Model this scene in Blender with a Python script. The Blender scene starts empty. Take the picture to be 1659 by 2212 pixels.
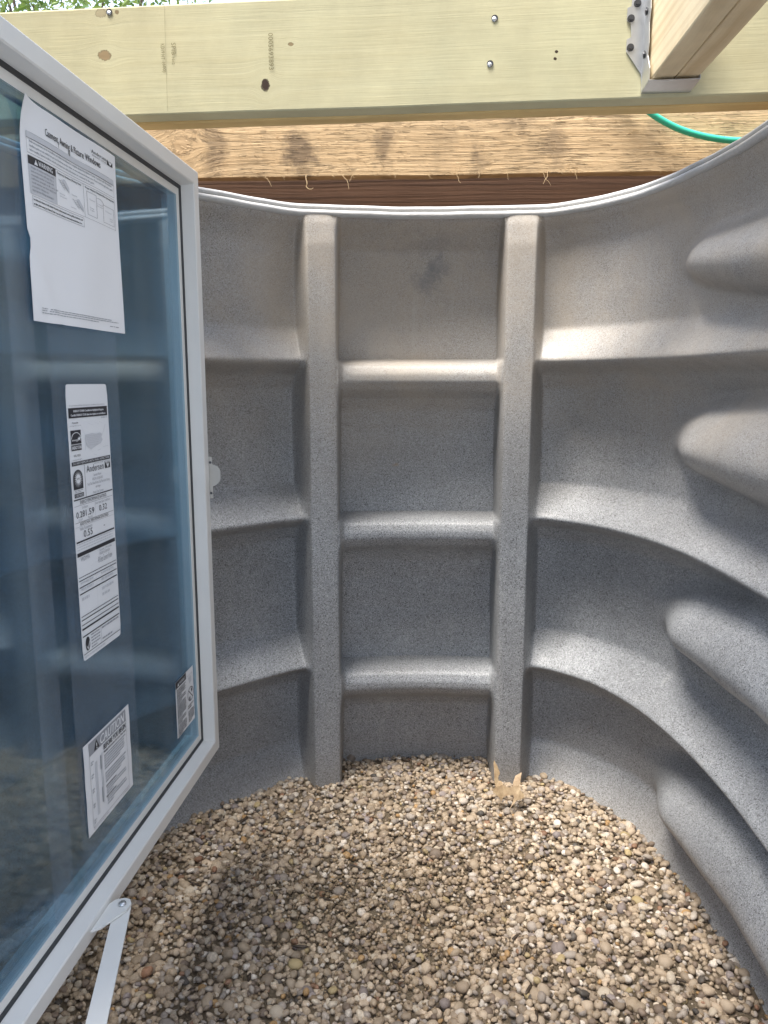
import bpy, bmesh, math, random
from mathutils import Vector, Matrix, noise as mnoise
import numpy as np

R = math.radians
sc = bpy.context.scene
COL = sc.collection
random.seed(7)
rng = np.random.default_rng(11)

# ------------------------------------------------------------------ camera
CZ = 0.973                                   # eye height above the gravel
cam_d = bpy.data.cameras.new('camera')
cam = bpy.data.objects.new('camera', cam_d); COL.objects.link(cam)
cam.location = (0, 0, CZ)
cam.rotation_euler = (R(90 - 9.5), 0, 0)
cam_d.sensor_fit = 'HORIZONTAL'; cam_d.sensor_width = 36.0
cam_d.lens = 36.0 * 1671.0 / 1659.0
cam_d.clip_start = 0.02; cam_d.clip_end = 3000
sc.camera = cam

# ------------------------------------------------------------------ light
SUN_TO = Vector((-0.26, -0.21, 1.0)).normalized()      # from the scene to the sun
world = bpy.data.worlds.new('World'); sc.world = world; world.use_nodes = True
wn = world.node_tree; bg = wn.nodes['Background']
sky = wn.nodes.new('ShaderNodeTexSky'); sky.sky_type = 'NISHITA'; sky.sun_disc = False
sky.sun_elevation = math.asin(SUN_TO.z)
sky.sun_rotation = math.atan2(SUN_TO.x, SUN_TO.y)
sky.dust_density = 3.0; sky.air_density = 1.0
wtc = wn.nodes.new('ShaderNodeTexCoord'); wno = wn.nodes.new('ShaderNodeTexNoise'); wrp = wn.nodes.new('ShaderNodeValToRGB'); wmx = wn.nodes.new('ShaderNodeMix')
wno.inputs['Scale'].default_value = 2.6; wno.inputs['Detail'].default_value = 6; wno.inputs['Roughness'].default_value = .6      # thin bright cloud over most of the sky
wrp.color_ramp.elements[0].position = .30; wrp.color_ramp.elements[0].color = (.06, .06, .06, 1); wrp.color_ramp.elements[1].position = .66; wrp.color_ramp.elements[1].color = (.75, .75, .75, 1)
wmx.data_type = 'RGBA'; wmx.inputs[7].default_value = (8.0, 8.9, 10.6, 1)
wn.links.new(wtc.outputs['Generated'], wno.inputs['Vector']); wn.links.new(wno.outputs['Fac'], wrp.inputs[0]); wn.links.new(wrp.outputs[0], wmx.inputs[0])
wn.links.new(sky.outputs[0], wmx.inputs[6]); wn.links.new(wmx.outputs[2], bg.inputs[0]); bg.inputs[1].default_value = 0.14
sun_d = bpy.data.lights.new('sun', 'SUN'); sun_d.energy = 4.4; sun_d.angle = R(26)
sun_d.color = (1.0, 0.96, 0.90)
sun = bpy.data.objects.new('sun', sun_d); COL.objects.link(sun)
sun.rotation_euler = SUN_TO.to_track_quat('Z', 'Y').to_euler()
vs = sc.view_settings
vs.view_transform = 'Standard'; vs.look = 'None'; vs.gamma = 1.0; vs.use_curve_mapping = False
vs.exposure = 1.22
sc.cycles.use_denoising = True
sc.cycles.max_bounces = 10; sc.cycles.transparent_max_bounces = 16
sc.cycles.diffuse_bounces = 6; sc.cycles.glossy_bounces = 4

# ------------------------------------------------------------------ helpers
def tag(o, label=None, cat=None, group=None, kind=None):
    if label: o['label'] = label
    if cat: o['category'] = cat
    if group: o['group'] = group
    if kind: o['kind'] = kind
    return o

def empty(name, loc=(0, 0, 0), rot=None):
    o = bpy.data.objects.new(name, None); COL.objects.link(o)
    o.location = loc; o.empty_display_size = .05
    if rot is not None: o.rotation_euler = rot
    return o

def mesh_obj(name, verts, faces, mat, parent=None, smooth=False):
    me = bpy.data.meshes.new(name); me.from_pydata([tuple(v) for v in verts], [], faces); me.update()
    if smooth: me.polygons.foreach_set('use_smooth', [True] * len(me.polygons))
    me.materials.append(mat)
    o = bpy.data.objects.new(name, me); COL.objects.link(o)
    if parent: o.parent = parent
    return o

def bm_obj(name, bm, mat, parent=None, smooth=False, recalc=True):
    if recalc: bmesh.ops.recalc_face_normals(bm, faces=bm.faces)
    me = bpy.data.meshes.new(name); bm.to_mesh(me); bm.free()
    if smooth: me.polygons.foreach_set('use_smooth', [True] * len(me.polygons))
    me.materials.append(mat)
    o = bpy.data.objects.new(name, me); COL.objects.link(o)
    if parent: o.parent = parent
    return o

def bm_box(x0, x1, y0, y1, z0, z1, bevel=0.0, seg=2):
    bm = bmesh.new(); bmesh.ops.create_cube(bm, size=1)
    for v in bm.verts:
        v.co = Vector(((x0 + x1) / 2 + v.co.x * (x1 - x0), (y0 + y1) / 2 + v.co.y * (y1 - y0), (z0 + z1) / 2 + v.co.z * (z1 - z0)))
    if bevel: bmesh.ops.bevel(bm, geom=list(bm.edges), offset=bevel, segments=seg, affect='EDGES', profile=.6)
    return bm

def prism(pts, d0, d1, to3):
    """outline pts (2-D) extruded between d0 and d1; to3(u,v,d) -> point"""
    n = len(pts)
    V = [to3(u, v, d0) for u, v in pts] + [to3(u, v, d1) for u, v in pts]
    F = [tuple(range(n)), tuple(reversed(range(n, 2 * n)))] + [(i, i + n, (i + 1) % n + n, (i + 1) % n) for i in range(n)]
    bm = bmesh.new(); bv = [bm.verts.new(v) for v in V]
    for f in F: bm.faces.new([bv[i] for i in f])
    return bm

def tube(bm, pts, rad, seg=8, taper=None):
    pts = [Vector(p) for p in pts]; rings = []
    ref = Vector((0.13, 0.31, 0.94))
    for i, p in enumerate(pts):
        t = (pts[min(i + 1, len(pts) - 1)] - pts[max(i - 1, 0)]).normalized()
        a = t.cross(ref).normalized(); b = t.cross(a)
        r = rad if taper is None else rad * taper(i / (len(pts) - 1))
        rings.append([bm.verts.new(p + a * r * math.cos(k * 2 * math.pi / seg) + b * r * math.sin(k * 2 * math.pi / seg)) for k in range(seg)])
    for i in range(len(rings) - 1):
        for k in range(seg):
            bm.faces.new((rings[i][k], rings[i][(k + 1) % seg], rings[i + 1][(k + 1) % seg], rings[i + 1][k]))
    bm.faces.new(rings[0]); bm.faces.new(list(reversed(rings[-1])))

# ---- material node helper
class NT:
    def __init__(s, name, rough=.6):
        s.m = bpy.data.materials.new(name); s.m.use_nodes = True
        s.t = s.m.node_tree; s.b = s.t.nodes['Principled BSDF']; s.b.inputs['Roughness'].default_value = rough
        s.out = s.t.nodes['Material Output']
    def n(s, typ, **kw):
        nd = s.t.nodes.new('ShaderNode' + typ)
        for k, v in kw.items(): setattr(nd, k, v)
        return nd
    def put(s, sock, val):
        if isinstance(val, bpy.types.NodeSocket): s.t.links.new(val, sock)
        elif val is not None:
            if hasattr(sock.default_value, '__len__') and not hasattr(val, '__len__'): val = (val,) * len(sock.default_value)
            if hasattr(val, '__len__') and len(val) == 3 and len(sock.default_value) == 4: val = (*val, 1)
            sock.default_value = val
    def math(s, op, a, b=None, c=None, clamp=False):
        nd = s.n('Math', operation=op); nd.use_clamp = clamp
        s.put(nd.inputs[0], a)
        if b is not None: s.put(nd.inputs[1], b)
        if c is not None: s.put(nd.inputs[2], c)
        return nd.outputs[0]
    def vec(s, op, a, b=None):
        nd = s.n('VectorMath', operation=op); s.put(nd.inputs[0], a)
        if b is not None: s.put(nd.inputs[1], b)
        return nd.outputs['Value' if op in ('LENGTH', 'DISTANCE', 'DOT_PRODUCT') else 'Vector']
    def coord(s, kind='Object'): return s.n('TexCoord').outputs[kind]
    def noise(s, v, scale, detail=2, rough=.5, dist=0, col=False):
        nd = s.n('TexNoise'); s.put(nd.inputs['Vector'], v); nd.inputs['Scale'].default_value = scale
        nd.inputs['Detail'].default_value = detail; nd.inputs['Roughness'].default_value = rough; nd.inputs['Distortion'].default_value = dist
        return nd.outputs['Color' if col else 'Fac']
    def voro(s, v, scale, feature='F1'):
        nd = s.n('TexVoronoi', feature=feature); s.put(nd.inputs['Vector'], v); nd.inputs['Scale'].default_value = scale
        return nd
    def ramp(s, f, stops, interp='LINEAR'):
        nd = s.n('ValToRGB'); cr = nd.color_ramp; cr.interpolation = interp
        while len(cr.elements) < len(stops): cr.elements.new(.5)
        for e, (p, c) in zip(cr.elements, stops):
            e.position = p; e.color = (c, c, c, 1) if not hasattr(c, '__len__') else (*c, 1)
        s.put(nd.inputs[0], f); return nd.outputs[0]
    def mix(s, f, a, b, blend='MIX'):
        nd = s.n('Mix', data_type='RGBA', blend_type=blend); s.put(nd.inputs[0], f); s.put(nd.inputs[6], a); s.put(nd.inputs[7], b)
        return nd.outputs[2]
    def bump(s, h, strength=.3, dist=.002, normal=None):
        nd = s.n('Bump'); nd.inputs['Strength'].default_value = strength; nd.inputs['Distance'].default_value = dist
        s.put(nd.inputs['Height'], h)
        if normal is not None: s.put(nd.inputs['Normal'], normal)
        return nd.outputs[0]
    def set(s, **kw):
        for k, v in kw.items():
            s.put(s.b.inputs[{'color': 'Base Color', 'rough': 'Roughness', 'normal': 'Normal', 'metal': 'Metallic', 'spec': 'Specular IOR Level'}.get(k, k)], v)
        return s.m

def plain(name, col, rough=.5, metal=0, var=.06, scale=30, bump=0):
    t = NT(name, rough); c = t.coord()
    nz = t.noise(c, scale, 4, .6)
    f = t.math('MULTIPLY_ADD', nz, 2 * var, 1 - var)
    t.set(color=t.mix(1, col, f, 'MULTIPLY'), metal=metal, rough=t.math('MULTIPLY_ADD', nz, .2, rough - .1))
    if bump: t.set(normal=t.bump(t.noise(c, scale * 8, 3), bump, .001))
    return t.m

# ---- materials
def mat_plastic():
    t = NT('moulded grey plastic', .5); c = t.coord()
    v = t.voro(c, 700); cell = t.n('SeparateColor'); t.put(cell.inputs[0], v.outputs['Color'])
    speck = t.ramp(cell.outputs[0], [(0, (.045, .047, .05)), (.10, (.07, .072, .075)), (.14, (.235, .244, .253)), (.45, (.278, .287, .297)), (.80, (.318, .327, .338)), (.88, (.41, .42, .43)), (1, (.50, .51, .52))])
    fine = t.ramp(t.noise(c, 900, 2, .7), [(.3, .74), (.7, 1.18)])
    big = t.ramp(t.noise(c, 6, 5, .65), [(.3, .86), (.7, 1.1)])
    col = t.mix(1, t.mix(1, speck, fine, 'MULTIPLY'), big, 'MULTIPLY')
    # tan tint: mud splashes at the foot, warm bounce light painted in up high
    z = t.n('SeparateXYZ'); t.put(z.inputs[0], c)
    silt_bounce = t.math('MULTIPLY', t.ramp(z.outputs[2], [(0, .45), (.10, .10), (.62, .04), (.80, .38), (.98, .9)]), t.ramp(t.noise(c, 3.5, 5, .7), [(.3, .25), (.75, 1)]))
    col = t.mix(silt_bounce, col, (.42, .36, .29))
    # scuffs and dried water runs
    rv = t.n('CombineXYZ'); sx = t.n('SeparateXYZ'); t.put(sx.inputs[0], c)
    t.put(rv.inputs[0], t.math('MULTIPLY', sx.outputs[0], 38.)); t.put(rv.inputs[1], t.math('MULTIPLY', sx.outputs[1], 38.)); t.put(rv.inputs[2], t.math('MULTIPLY', sx.outputs[2], 2.2))
    runs = t.math('MULTIPLY', t.ramp(t.noise(rv.outputs[0], 1, 4, .6), [(.58, 0), (.74, 1)]), t.ramp(t.noise(c, 2.7, 3), [(.45, 0), (.65, .38)]))
    col = t.mix(runs, col, (.46, .45, .43))
    scf = t.math('MULTIPLY', t.ramp(t.noise(c, 30, 6, .75, 1.5), [(.63, 0), (.72, 1)]), .35)
    col = t.mix(scf, col, (.50, .50, .50))
    # smudge of old grime on the top panel and two rusty spots
    for (px, py, pz, rx, rz, cc, k) in ((.10, 1.87, 1.205, .046, .036, (.13, .14, .15), .55), (.125, 1.87, 1.235, .034, .034, (.13, .14, .15), .5), (.115, 1.87, 1.285, .15, .03, (.15, .15, .16), .3),
                                        (.03, 1.88, .775, .012, .006, (.33, .2, .09), .5), (.50, 1.42, .15, .008, .022, (.45, .28, .10), .6)):
        d = t.vec('LENGTH', t.vec('MULTIPLY', t.vec('SUBTRACT', c, (px, py, pz)), (1 / rx, 3, 1 / rz)))
        d = t.math('ADD', d, t.math('MULTIPLY_ADD', t.noise(c, 48, 6, .7, .6), 2.6, -1.3))
        col = t.mix(t.math('MULTIPLY', t.ramp(d, [(.1, 1), (1.35, 0)]), k), col, cc)
    n = t.bump(t.noise(c, 700, 2, .6), .25, .0012)
    return t.set(color=col, rough=t.ramp(t.noise(c, 25, 3), [(.3, .36), (.7, .52)]), normal=n, spec=.5)

def mat_rim():
    t = NT('weathered rim plastic', .6); c = t.coord()
    col = t.mix(t.noise(c, 60, 4, .7), (.40, .395, .38), (.56, .555, .54))
    col = t.mix(t.ramp(t.voro(c, 500).outputs['Distance'], [(.0, .35), (.25, 0)]), col, (.15, .15, .15))
    return t.set(color=col, normal=t.bump(t.noise(c, 160, 4, .7), .5, .002))

def mat_wood(name, light, dark, knots=(), grain=55, contrast=.5, tint=None, fuzz=.25, stains=0, rough=.7, seed=0., ringk=.12, wobk=.02, marks=()):
    t = NT(name, rough); c = t.vec('ADD', t.coord(), (seed, seed * .37, seed * .71))
    sx = t.n('SeparateXYZ'); t.put(sx.inputs[0], c); x, y, z = sx.outputs
    zz = t.math('ADD', z, t.math('MULTIPLY', y, .35))
    wob = t.n('CombineXYZ'); t.put(wob.inputs[0], t.math('MULTIPLY', x, 2.2)); t.put(wob.inputs[2], t.math('MULTIPLY', z, 7.)); t.put(wob.inputs[1], t.math('MULTIPLY', y, 7.))
    zz = t.math('ADD', zz, t.math('MULTIPLY_ADD', t.noise(wob.outputs[0], 1, 3, .5), wobk, -.5 * wobk))
    kfs = []
    for (kx, kz, rx, rz, kc, ks) in knots:
        q = t.vec('SUBTRACT', c, (kx + seed, 0, kz + seed * .71))
        q = t.vec('MULTIPLY', q, (1 / rx, 0, 1 / rz))
        d = t.vec('LENGTH', q)
        d = t.math('ADD', d, t.math('MULTIPLY_ADD', t.noise(c, 130, 4, .7), 1.3, -.65))
        w = t.math('DIVIDE', 1., t.math('ADD', 1., t.math('POWER', t.math('MULTIPLY', d, .42), 4.)))
        dz = t.math('MULTIPLY', t.math('SUBTRACT', z, kz + seed * .71), -.85)
        zz = t.math('ADD', zz, t.math('MULTIPLY', dz, w))
        kfs.append((d, kc, ks))
    gv = t.n('CombineXYZ'); t.put(gv.inputs[0], t.math('MULTIPLY', x, .9)); t.put(gv.inputs[1], t.math('MULTIPLY', y, 9.)); t.put(gv.inputs[2], t.math('MULTIPLY', zz, grain))
    g1 = t.noise(gv.outputs[0], 1, 4, .55)
    wv = t.math('SINE', t.math('MULTIPLY', t.math('ADD', zz, t.math('MULTIPLY', g1, .012)), 420.))
    rings = t.math('MULTIPLY_ADD', wv, .5, .5)
    fv = t.n('CombineXYZ'); t.put(fv.inputs[0], t.math('MULTIPLY', x, 9.)); t.put(fv.inputs[1], t.math('MULTIPLY', y, 300.)); t.put(fv.inputs[2], t.math('MULTIPLY', zz, 500.))
    fine = t.noise(fv.outputs[0], 1, 3, .6)
    f = t.math('ADD', t.math('MULTIPLY', g1, .62), t.math('MULTIPLY', rings, ringk)); f = t.math('ADD', f, t.math('MULTIPLY', fine, .18))
    col = t.mix(t.ramp(f, [(.5 - .25 / max(contrast, .1) * .5, 0), (.5 + .25 / max(contrast, .1) * .5, 1)]), light, dark)
    if tint: col = t.mix(t.ramp(t.noise(c, 3.0, 4, .6), [(.35, 0), (.7, .8)]), col, tint)
    bl = t.ramp(t.noise(c, 9, 5, .65), [(.3, .88), (.7, 1.08)]); col = t.mix(1, col, bl, 'MULTIPLY')
    hgt = t.math('ADD', t.math('MULTIPLY', fine, .5), t.math('MULTIPLY', g1, 1.0))
    if stains:
        sv = t.n('CombineXYZ'); t.put(sv.inputs[0], t.math('MULTIPLY', x, 5.)); t.put(sv.inputs[1], 0.); t.put(sv.inputs[2], t.math('MULTIPLY', z, 1.3))
        sn = t.math('ADD', t.noise(sv.outputs[0], 1, 4, .6), t.math('MULTIPLY_ADD', fine, .3, -.15))
        col = t.mix(t.math('MULTIPLY', t.ramp(sn, [(.53, 0), (.66, 1)]), stains), col, (.10, .075, .055))
    for (mx_, mz_, rx_, rz_, k_) in marks:
        q = t.vec('MULTIPLY', t.vec('SUBTRACT', c, (mx_ + seed, 0, mz_ + seed * .71)), (1 / rx_, 0, 1 / rz_))
        d = t.math('ADD', t.vec('LENGTH', q), t.math('MULTIPLY_ADD', t.noise(fv.outputs[0], .35, 4, .7), 1.6, -.8))
        d = t.math('ADD', d, t.math('MULTIPLY_ADD', t.noise(c, 15, 5, .65), 3.0, -1.5))
        col = t.mix(t.math('MULTIPLY', t.ramp(d, [(.35, 1), (1.35, 0)]), k_), col, (.085, .06, .045))
    if marks:
        tv = t.n('CombineXYZ'); t.put(tv.inputs[0], t.math('MULTIPLY', x, 16.)); t.put(tv.inputs[1], 0.); t.put(tv.inputs[2], t.math('MULTIPLY', zz, 300.))
        tear = t.ramp(t.noise(tv.outputs[0], 1, 4, .65), [(.56, 0), (.70, 1)])
        tear = t.math('MULTIPLY', tear, t.ramp(t.noise(c, 14, 4, .6), [(.42, .1), (.6, 1)]))
        hgt = t.math('ADD', hgt, t.math('MULTIPLY', tear, 1.6)); col = t.mix(t.math('MULTIPLY', tear, .3), col, (.72, .55, .34))
        crack = t.ramp(t.noise(t.vec('ADD', tv.outputs[0], (7.3, 0, 3.1)), .8, 3, .6), [(.62, 0), (.70, 1)])
        hgt = t.math('SUBTRACT', hgt, t.math('MULTIPLY', crack, 1.5)); col = t.mix(t.math('MULTIPLY', crack, .5), col, (.16, .09, .045))
    for d, kc, ks in kfs:
        col = t.mix(t.math('MULTIPLY', t.ramp(d, [(.9, 1), (2.6, 0)]), .35 * ks), col, tuple(.5 * a + .5 * b for a, b in zip(dark, kc)))
        col = t.mix(t.math('MULTIPLY', t.ramp(d, [(.75, 1), (1.05, 0)]), ks), col, kc)
        col = t.mix(t.math('MULTIPLY', t.ramp(t.math('ABSOLUTE', t.math('SUBTRACT', d, .9)), [(0, 1), (.16, 0)]), .8 * ks), col, tuple(.35 * a for a in kc))
    return t.set(color=col, normal=t.bump(hgt, fuzz, .004), spec=.25)

def mat_glass():
    t = NT('coated insulating glass'); t.t.nodes.remove(t.b)
    c = t.coord(); g = t.n('NewGeometry')
    cs = t.math('ABSOLUTE', t.vec('DOT_PRODUCT', g.outputs['Incoming'], g.outputs['Normal']))
    F = t.math('MULTIPLY_ADD', t.math('POWER', t.math('SUBTRACT', 1., cs), 5.), .93, .07, clamp=True)
    tr = t.n('BsdfTransparent'); tr.inputs[0].default_value = (.63, .765, .845, 1)
    gl = t.n('BsdfGlossy'); gl.inputs['Color'].default_value = (.80, .92, 1, 1); gl.inputs['Roughness'].default_value = .06
    m1 = t.n('MixShader'); t.put(m1.inputs[0], F); t.put(m1.inputs[1], tr.outputs[0]); t.put(m1.inputs[2], gl.outputs[0])
    df = t.n('BsdfDiffuse'); df.inputs[0].default_value = (.50, .55, .58, 1)
    vv = t.vec('MULTIPLY', c, (14., 1., .9)); dust = t.math('ADD', t.math('MULTIPLY', t.ramp(t.noise(c, 5, 6, .7), [(.3, .25), (.75, 1)]), .045), t.math('MULTIPLY', t.ramp(t.noise(vv, 1, 5, .65), [(.42, 0), (.75, 1)]), .045))
    smear = t.ramp(t.noise(t.vec('MULTIPLY', c, (22., 1., 7.)), 1, 5, .7, 1.2), [(.62, 0), (.78, .05)]); dust = t.math('ADD', dust, smear)
    dots = t.math('MULTIPLY', t.ramp(t.voro(c, 70).outputs['Distance'], [(.0, 1), (.06, 0)]), t.ramp(t.noise(c, 9, 2), [(.55, 0), (.65, .35)]))
    m2 = t.n('MixShader'); t.put(m2.inputs[0], t.math('ADD', dust, dots, clamp=True)); t.put(m2.inputs[1], m1.outputs[0]); t.put(m2.inputs[2], df.outputs[0])
    t.put(t.out.inputs[0], m2.outputs[0]); return t.m

def mat_film():
    t = NT('clear protective film'); t.t.nodes.remove(t.b); c = t.coord()
    tr = t.n('BsdfTransparent'); tr.inputs[0].default_value = (.97, .98, .99, 1)
    df = t.n('BsdfDiffuse'); df.inputs[0].default_value = (.6, .65, .7, 1)
    m = t.n('MixShader'); t.put(m.inputs[0], t.math('MULTIPLY', t.ramp(t.noise(c, 12, 5, .7), [(.3, .4), (.7, 1)]), .065)); t.put(m.inputs[1], tr.outputs[0]); t.put(m.inputs[2], df.outputs[0])
    t.put(t.out.inputs[0], m.outputs[0]); return t.m

def mat_pebble():
    t = NT('river pebble', .6); c = t.coord()
    a = t.n('Attribute'); a.attribute_name = 'tint'
    mott = t.ramp(t.noise(c, 260, 4, .65), [(.3, .70), (.7, 1.22)])
    col = t.mix(1, a.outputs['Color'], mott, 'MULTIPLY')
    col = t.mix(t.ramp(t.noise(c, 120, 4, .7), [(.52, 0), (.75, .55)]), col, (.24, .18, .12))
    return t.set(color=col, normal=t.bump(t.noise(c, 420, 3, .6), .35, .001), spec=.35)

def mat_soil(name, a, b, scale=40):
    t = NT(name, .95); c = t.coord()
    return t.set(color=t.mix(t.noise(c, scale, 6, .7), a, b), normal=t.bump(t.noise(c, scale * 2.5, 5, .7), 1., .01), spec=.1)

def mat_leaf(name, a, b, trans=.3, rough=.5):
    t = NT(name, rough); c = t.coord(); oi = t.n('ObjectInfo')
    at = t.n('Attribute'); at.attribute_name = 'tint'
    col = t.mix(at.outputs['Fac'], a, b)
    d = t.n('BsdfTranslucent'); t.put(d.inputs[0], col)
    t.set(color=col); m = t.n('MixShader'); m.inputs[0].default_value = trans
    t.put(m.inputs[1], t.b.outputs[0]); t.put(m.inputs[2], d.outputs[0]); t.put(t.out.inputs[0], m.outputs[0]); return t.m

def mat_dry_leaf():
    t = NT('dry oak leaf', .6); c = t.coord()
    return t.set(color=t.mix(t.ramp(t.noise(c, 60, 5, .7), [(.35, 0), (.7, 1)]), (.50, .37, .22), (.30, .19, .10)), normal=t.bump(t.noise(c, 150, 4), .4, .002))

M = {}
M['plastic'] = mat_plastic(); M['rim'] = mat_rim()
M['white'] = plain('white sash vinyl', (.70, .685, .645), .42, 0, .07, 9)
M['gasket'] = plain('black glazing gasket', (.03, .032, .035), .5)
M['spacer'] = plain('grey spacer bar', (.35, .37, .38), .35, .8)
M['glass'] = mat_glass(); M['film'] = mat_film()
M['paper'] = plain('white paper', (.80, .80, .80), .8, 0, .03, 8)
M['sticker'] = plain('white sticker', (.74, .75, .76), .55, 0, .03, 8)
M['ink'] = plain('black ink', (.022, .022, .028), .6)
M['greyink'] = plain('grey ink', (.30, .31, .33), .7)
M['palegrey'] = plain('pale grey ink', (.55, .56, .58), .7)
M['steel'] = plain('galvanised steel', (.62, .63, .64), .38, .85, .15, 60)
M['zinc'] = plain('painted keeper plate', (.47, .45, .41), .5, .1)
M['screw'] = plain('dark coated screw', (.09, .09, .095), .4, .6)
M['pebble'] = mat_pebble()
M['grit'] = mat_soil('sandy grit between pebbles', (.17, .125, .085), (.34, .27, .18), 160)
M['soil'] = mat_soil('garden soil', (.06, .042, .028), (.15, .11, .075), 25)
M['concrete'] = mat_soil('cast concrete', (.30, .295, .28), (.42, .41, .39), 12)
M['hose'] = plain('green hose rubber', (.05, .52, .34), .3, 0, .08, 60)
M['dryleaf'] = mat_dry_leaf()
M['twig'] = plain('brown twig', (.12, .07, .04), .7)
M['fiber'] = plain('torn wood fibre', (.62, .46, .26), .7)
KB = (.17, .085, .04)
M['pine'] = mat_wood('treated pine', (.64, .59, .38), (.55, .48, .27),
    knots=((-.3149, .1032, .012, .009, (.30, .19, .09), .8), (-.0212, .0443, .008, .011, (.05, .03, .02), 1), (-.318, .1735, .011, .008, (.40, .33, .2), .7),
           (.0261, .109, .005, .003, (.25, .17, .08), .8), (.4869, .079, .003, .0025, (.05, .03, .02), 1), (.4849, .068, .003, .0025, (.05, .03, .02), 1), (-.288, .1735, .004, .004, (.2, .13, .06), .8)),
    grain=40, contrast=.42, tint=(.57, .55, .36), fuzz=.14, ringk=.06)
M['pine2'] = mat_wood('treated pine edge', (.78, .58, .27), (.66, .44, .17), grain=70, contrast=.7, fuzz=.2, seed=3.1)
M['joist'] = mat_wood('fresh pine joist', (.80, .67, .45), (.62, .46, .26), grain=30, contrast=1.0, fuzz=.15, seed=1.7)
M['rough'] = mat_wood('rough sawn board', (.66, .48, .28), (.50, .34, .18), knots=((-.56, .085, .030, .028, (.50, .35, .20), .6),), grain=85, contrast=.6, fuzz=1., stains=.3, marks=((-.47, .09, .04, .11, .5), (-.235, .05, .055, .095, .7), (.0, .055, .03, .08, .5), (.255, .045, .034, .075, .6), (.465, .065, .038, .055, .45), (.36, .13, .055, .033, .35), (.76, .11, .055, .055, .35)), rough=.85, seed=5.3, ringk=.05)
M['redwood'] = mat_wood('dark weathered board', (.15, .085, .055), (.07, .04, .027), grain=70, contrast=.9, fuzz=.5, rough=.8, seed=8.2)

# ------------------------------------------------------------------ window well
PL = [(.545, .56), (.552, .80), (.556, 1.00), (.562, 1.16), (.560, 1.30), (.548, 1.43), (.520, 1.555), (.470, 1.665), (.405, 1.738), (.345, 1.772),
      (.20, 1.792), (.083, 1.797), (-.03, 1.791), (-.18, 1.764), (-.262, 1.712), (-.352, 1.632), (-.440, 1.545), (-.520, 1.445), (-.590, 1.32), (-.640, 1.17), (-.668, 1.0), (-.68, .82), (-.685, .62)]
def catmull(P, sub=40):
    P = [np.array(p, float) for p in P]; P = [2 * P[0] - P[1]] + P + [2 * P[-1] - P[-2]]; out = []
    for i in range(1, len(P) - 2):
        for k in range(sub):
            t = k / sub; a, b, c, d = P[i - 1:i + 3]
            out.append(.5 * ((2 * b) + (-a + c) * t + (2 * a - 5 * b + 4 * c - d) * t * t + (-a + 3 * b - 3 * c + d) * t ** 3))
    out.append(P[-2]); return np.array(out)
CV = catmull(PL)
SL = np.concatenate([[0], np.cumsum(np.linalg.norm(np.diff(CV, axis=0), axis=1))])
def curve_at(s):
    p = np.stack([np.interp(s, SL, CV[:, 0]), np.interp(s, SL, CV[:, 1])], -1)
    e = .012
    q = np.stack([np.interp(s + e, SL, CV[:, 0]) - np.interp(s - e, SL, CV[:, 0]), np.interp(s + e, SL, CV[:, 1]) - np.interp(s - e, SL, CV[:, 1])], -1)
    q /= np.linalg.norm(q, axis=-1, keepdims=True)
    return p, np.stack([q[..., 1], -q[..., 0]], -1)          # outward normal
def s_of_x(x):                                              # on the back wall
    m = (CV[:, 1] > 1.70); return float(np.interp(-x, -CV[m, 0], SL[m]))
def s_of_y_right(y):
    m = (CV[:, 0] > .4); return float(np.interp(y, CV[m, 1], SL[m]))
def s_of_y_left(y):
    m = (CV[:, 0] < -.3); return float(np.interp(-y, -CV[m, 1], SL[m]))
sRo, sRi, sLi, sLo = s_of_x(.344), s_of_x(.270), s_of_x(-.106), s_of_x(-.179)
NOSE = (.047, -.312, -.674)
zf = np.arange(-1.16, .40, .001)
def prof(knots, sig):
    k = sorted(knots); v = np.interp(zf, [a for a, b in k], [b for a, b in k])
    r = int(sig * 4 / .001); g = np.exp(-.5 * (np.arange(-r, r + 1) * .001 / sig) ** 2); g /= g.sum()
    return np.convolve(np.pad(v, r, mode='edge'), g, mode='valid')
side_k = [(.40, 0), (.366, .002), (.350, .006), (.335, .020), (.305, .034), (.22, .040), (.150, .042)]
pan_k = [(.40, 0), (.366, .006), (.352, .014), (.330, .045), (.300, .070), (.20, .088), (.10, .098)]
for i, nz in enumerate(NOSE):
    nxt = NOSE[i + 1] if i < 2 else -1.03
    side_k += [(nz + .074, .042 if i == 0 else .080), (nz + .003, .000), (nz - .004, .001), (nz - .026, .056), (nz - .060, .084), (nz - .12, .087), (nxt + .13, .086)]
    nz -= (0, .008, .021)[i]
    pan_k += [(nz + .0065, .100), (nz - .0005, .030), (nz - .010, .014), (nz - .028, .0045), (nz - .046, .004), (nz - .064, .018), (nz - .084, .050), (nz - .110, .072), (nz - .16, .085), (nxt + .03, .100)]
side_k += [(-.90, .078), (-.95, .050), (-1.02, .004), (-1.06, .0), (-1.2, .0)]; pan_k += [(-1.03, .100), (-1.2, .100)]
SIDE, PAN = prof(side_k, .0048), prof(pan_k, .0030)
rail_k = [(.40, .002), (.366, -.002), (.345, -.0075), (.30, -.0135), (-1.2, -.018)]
RAIL = prof(rail_k, .004)
def sstep(x, a, b):
    t = np.clip((x - a) / (b - a), 0, 1); return t * t * (3 - 2 * t)
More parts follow.
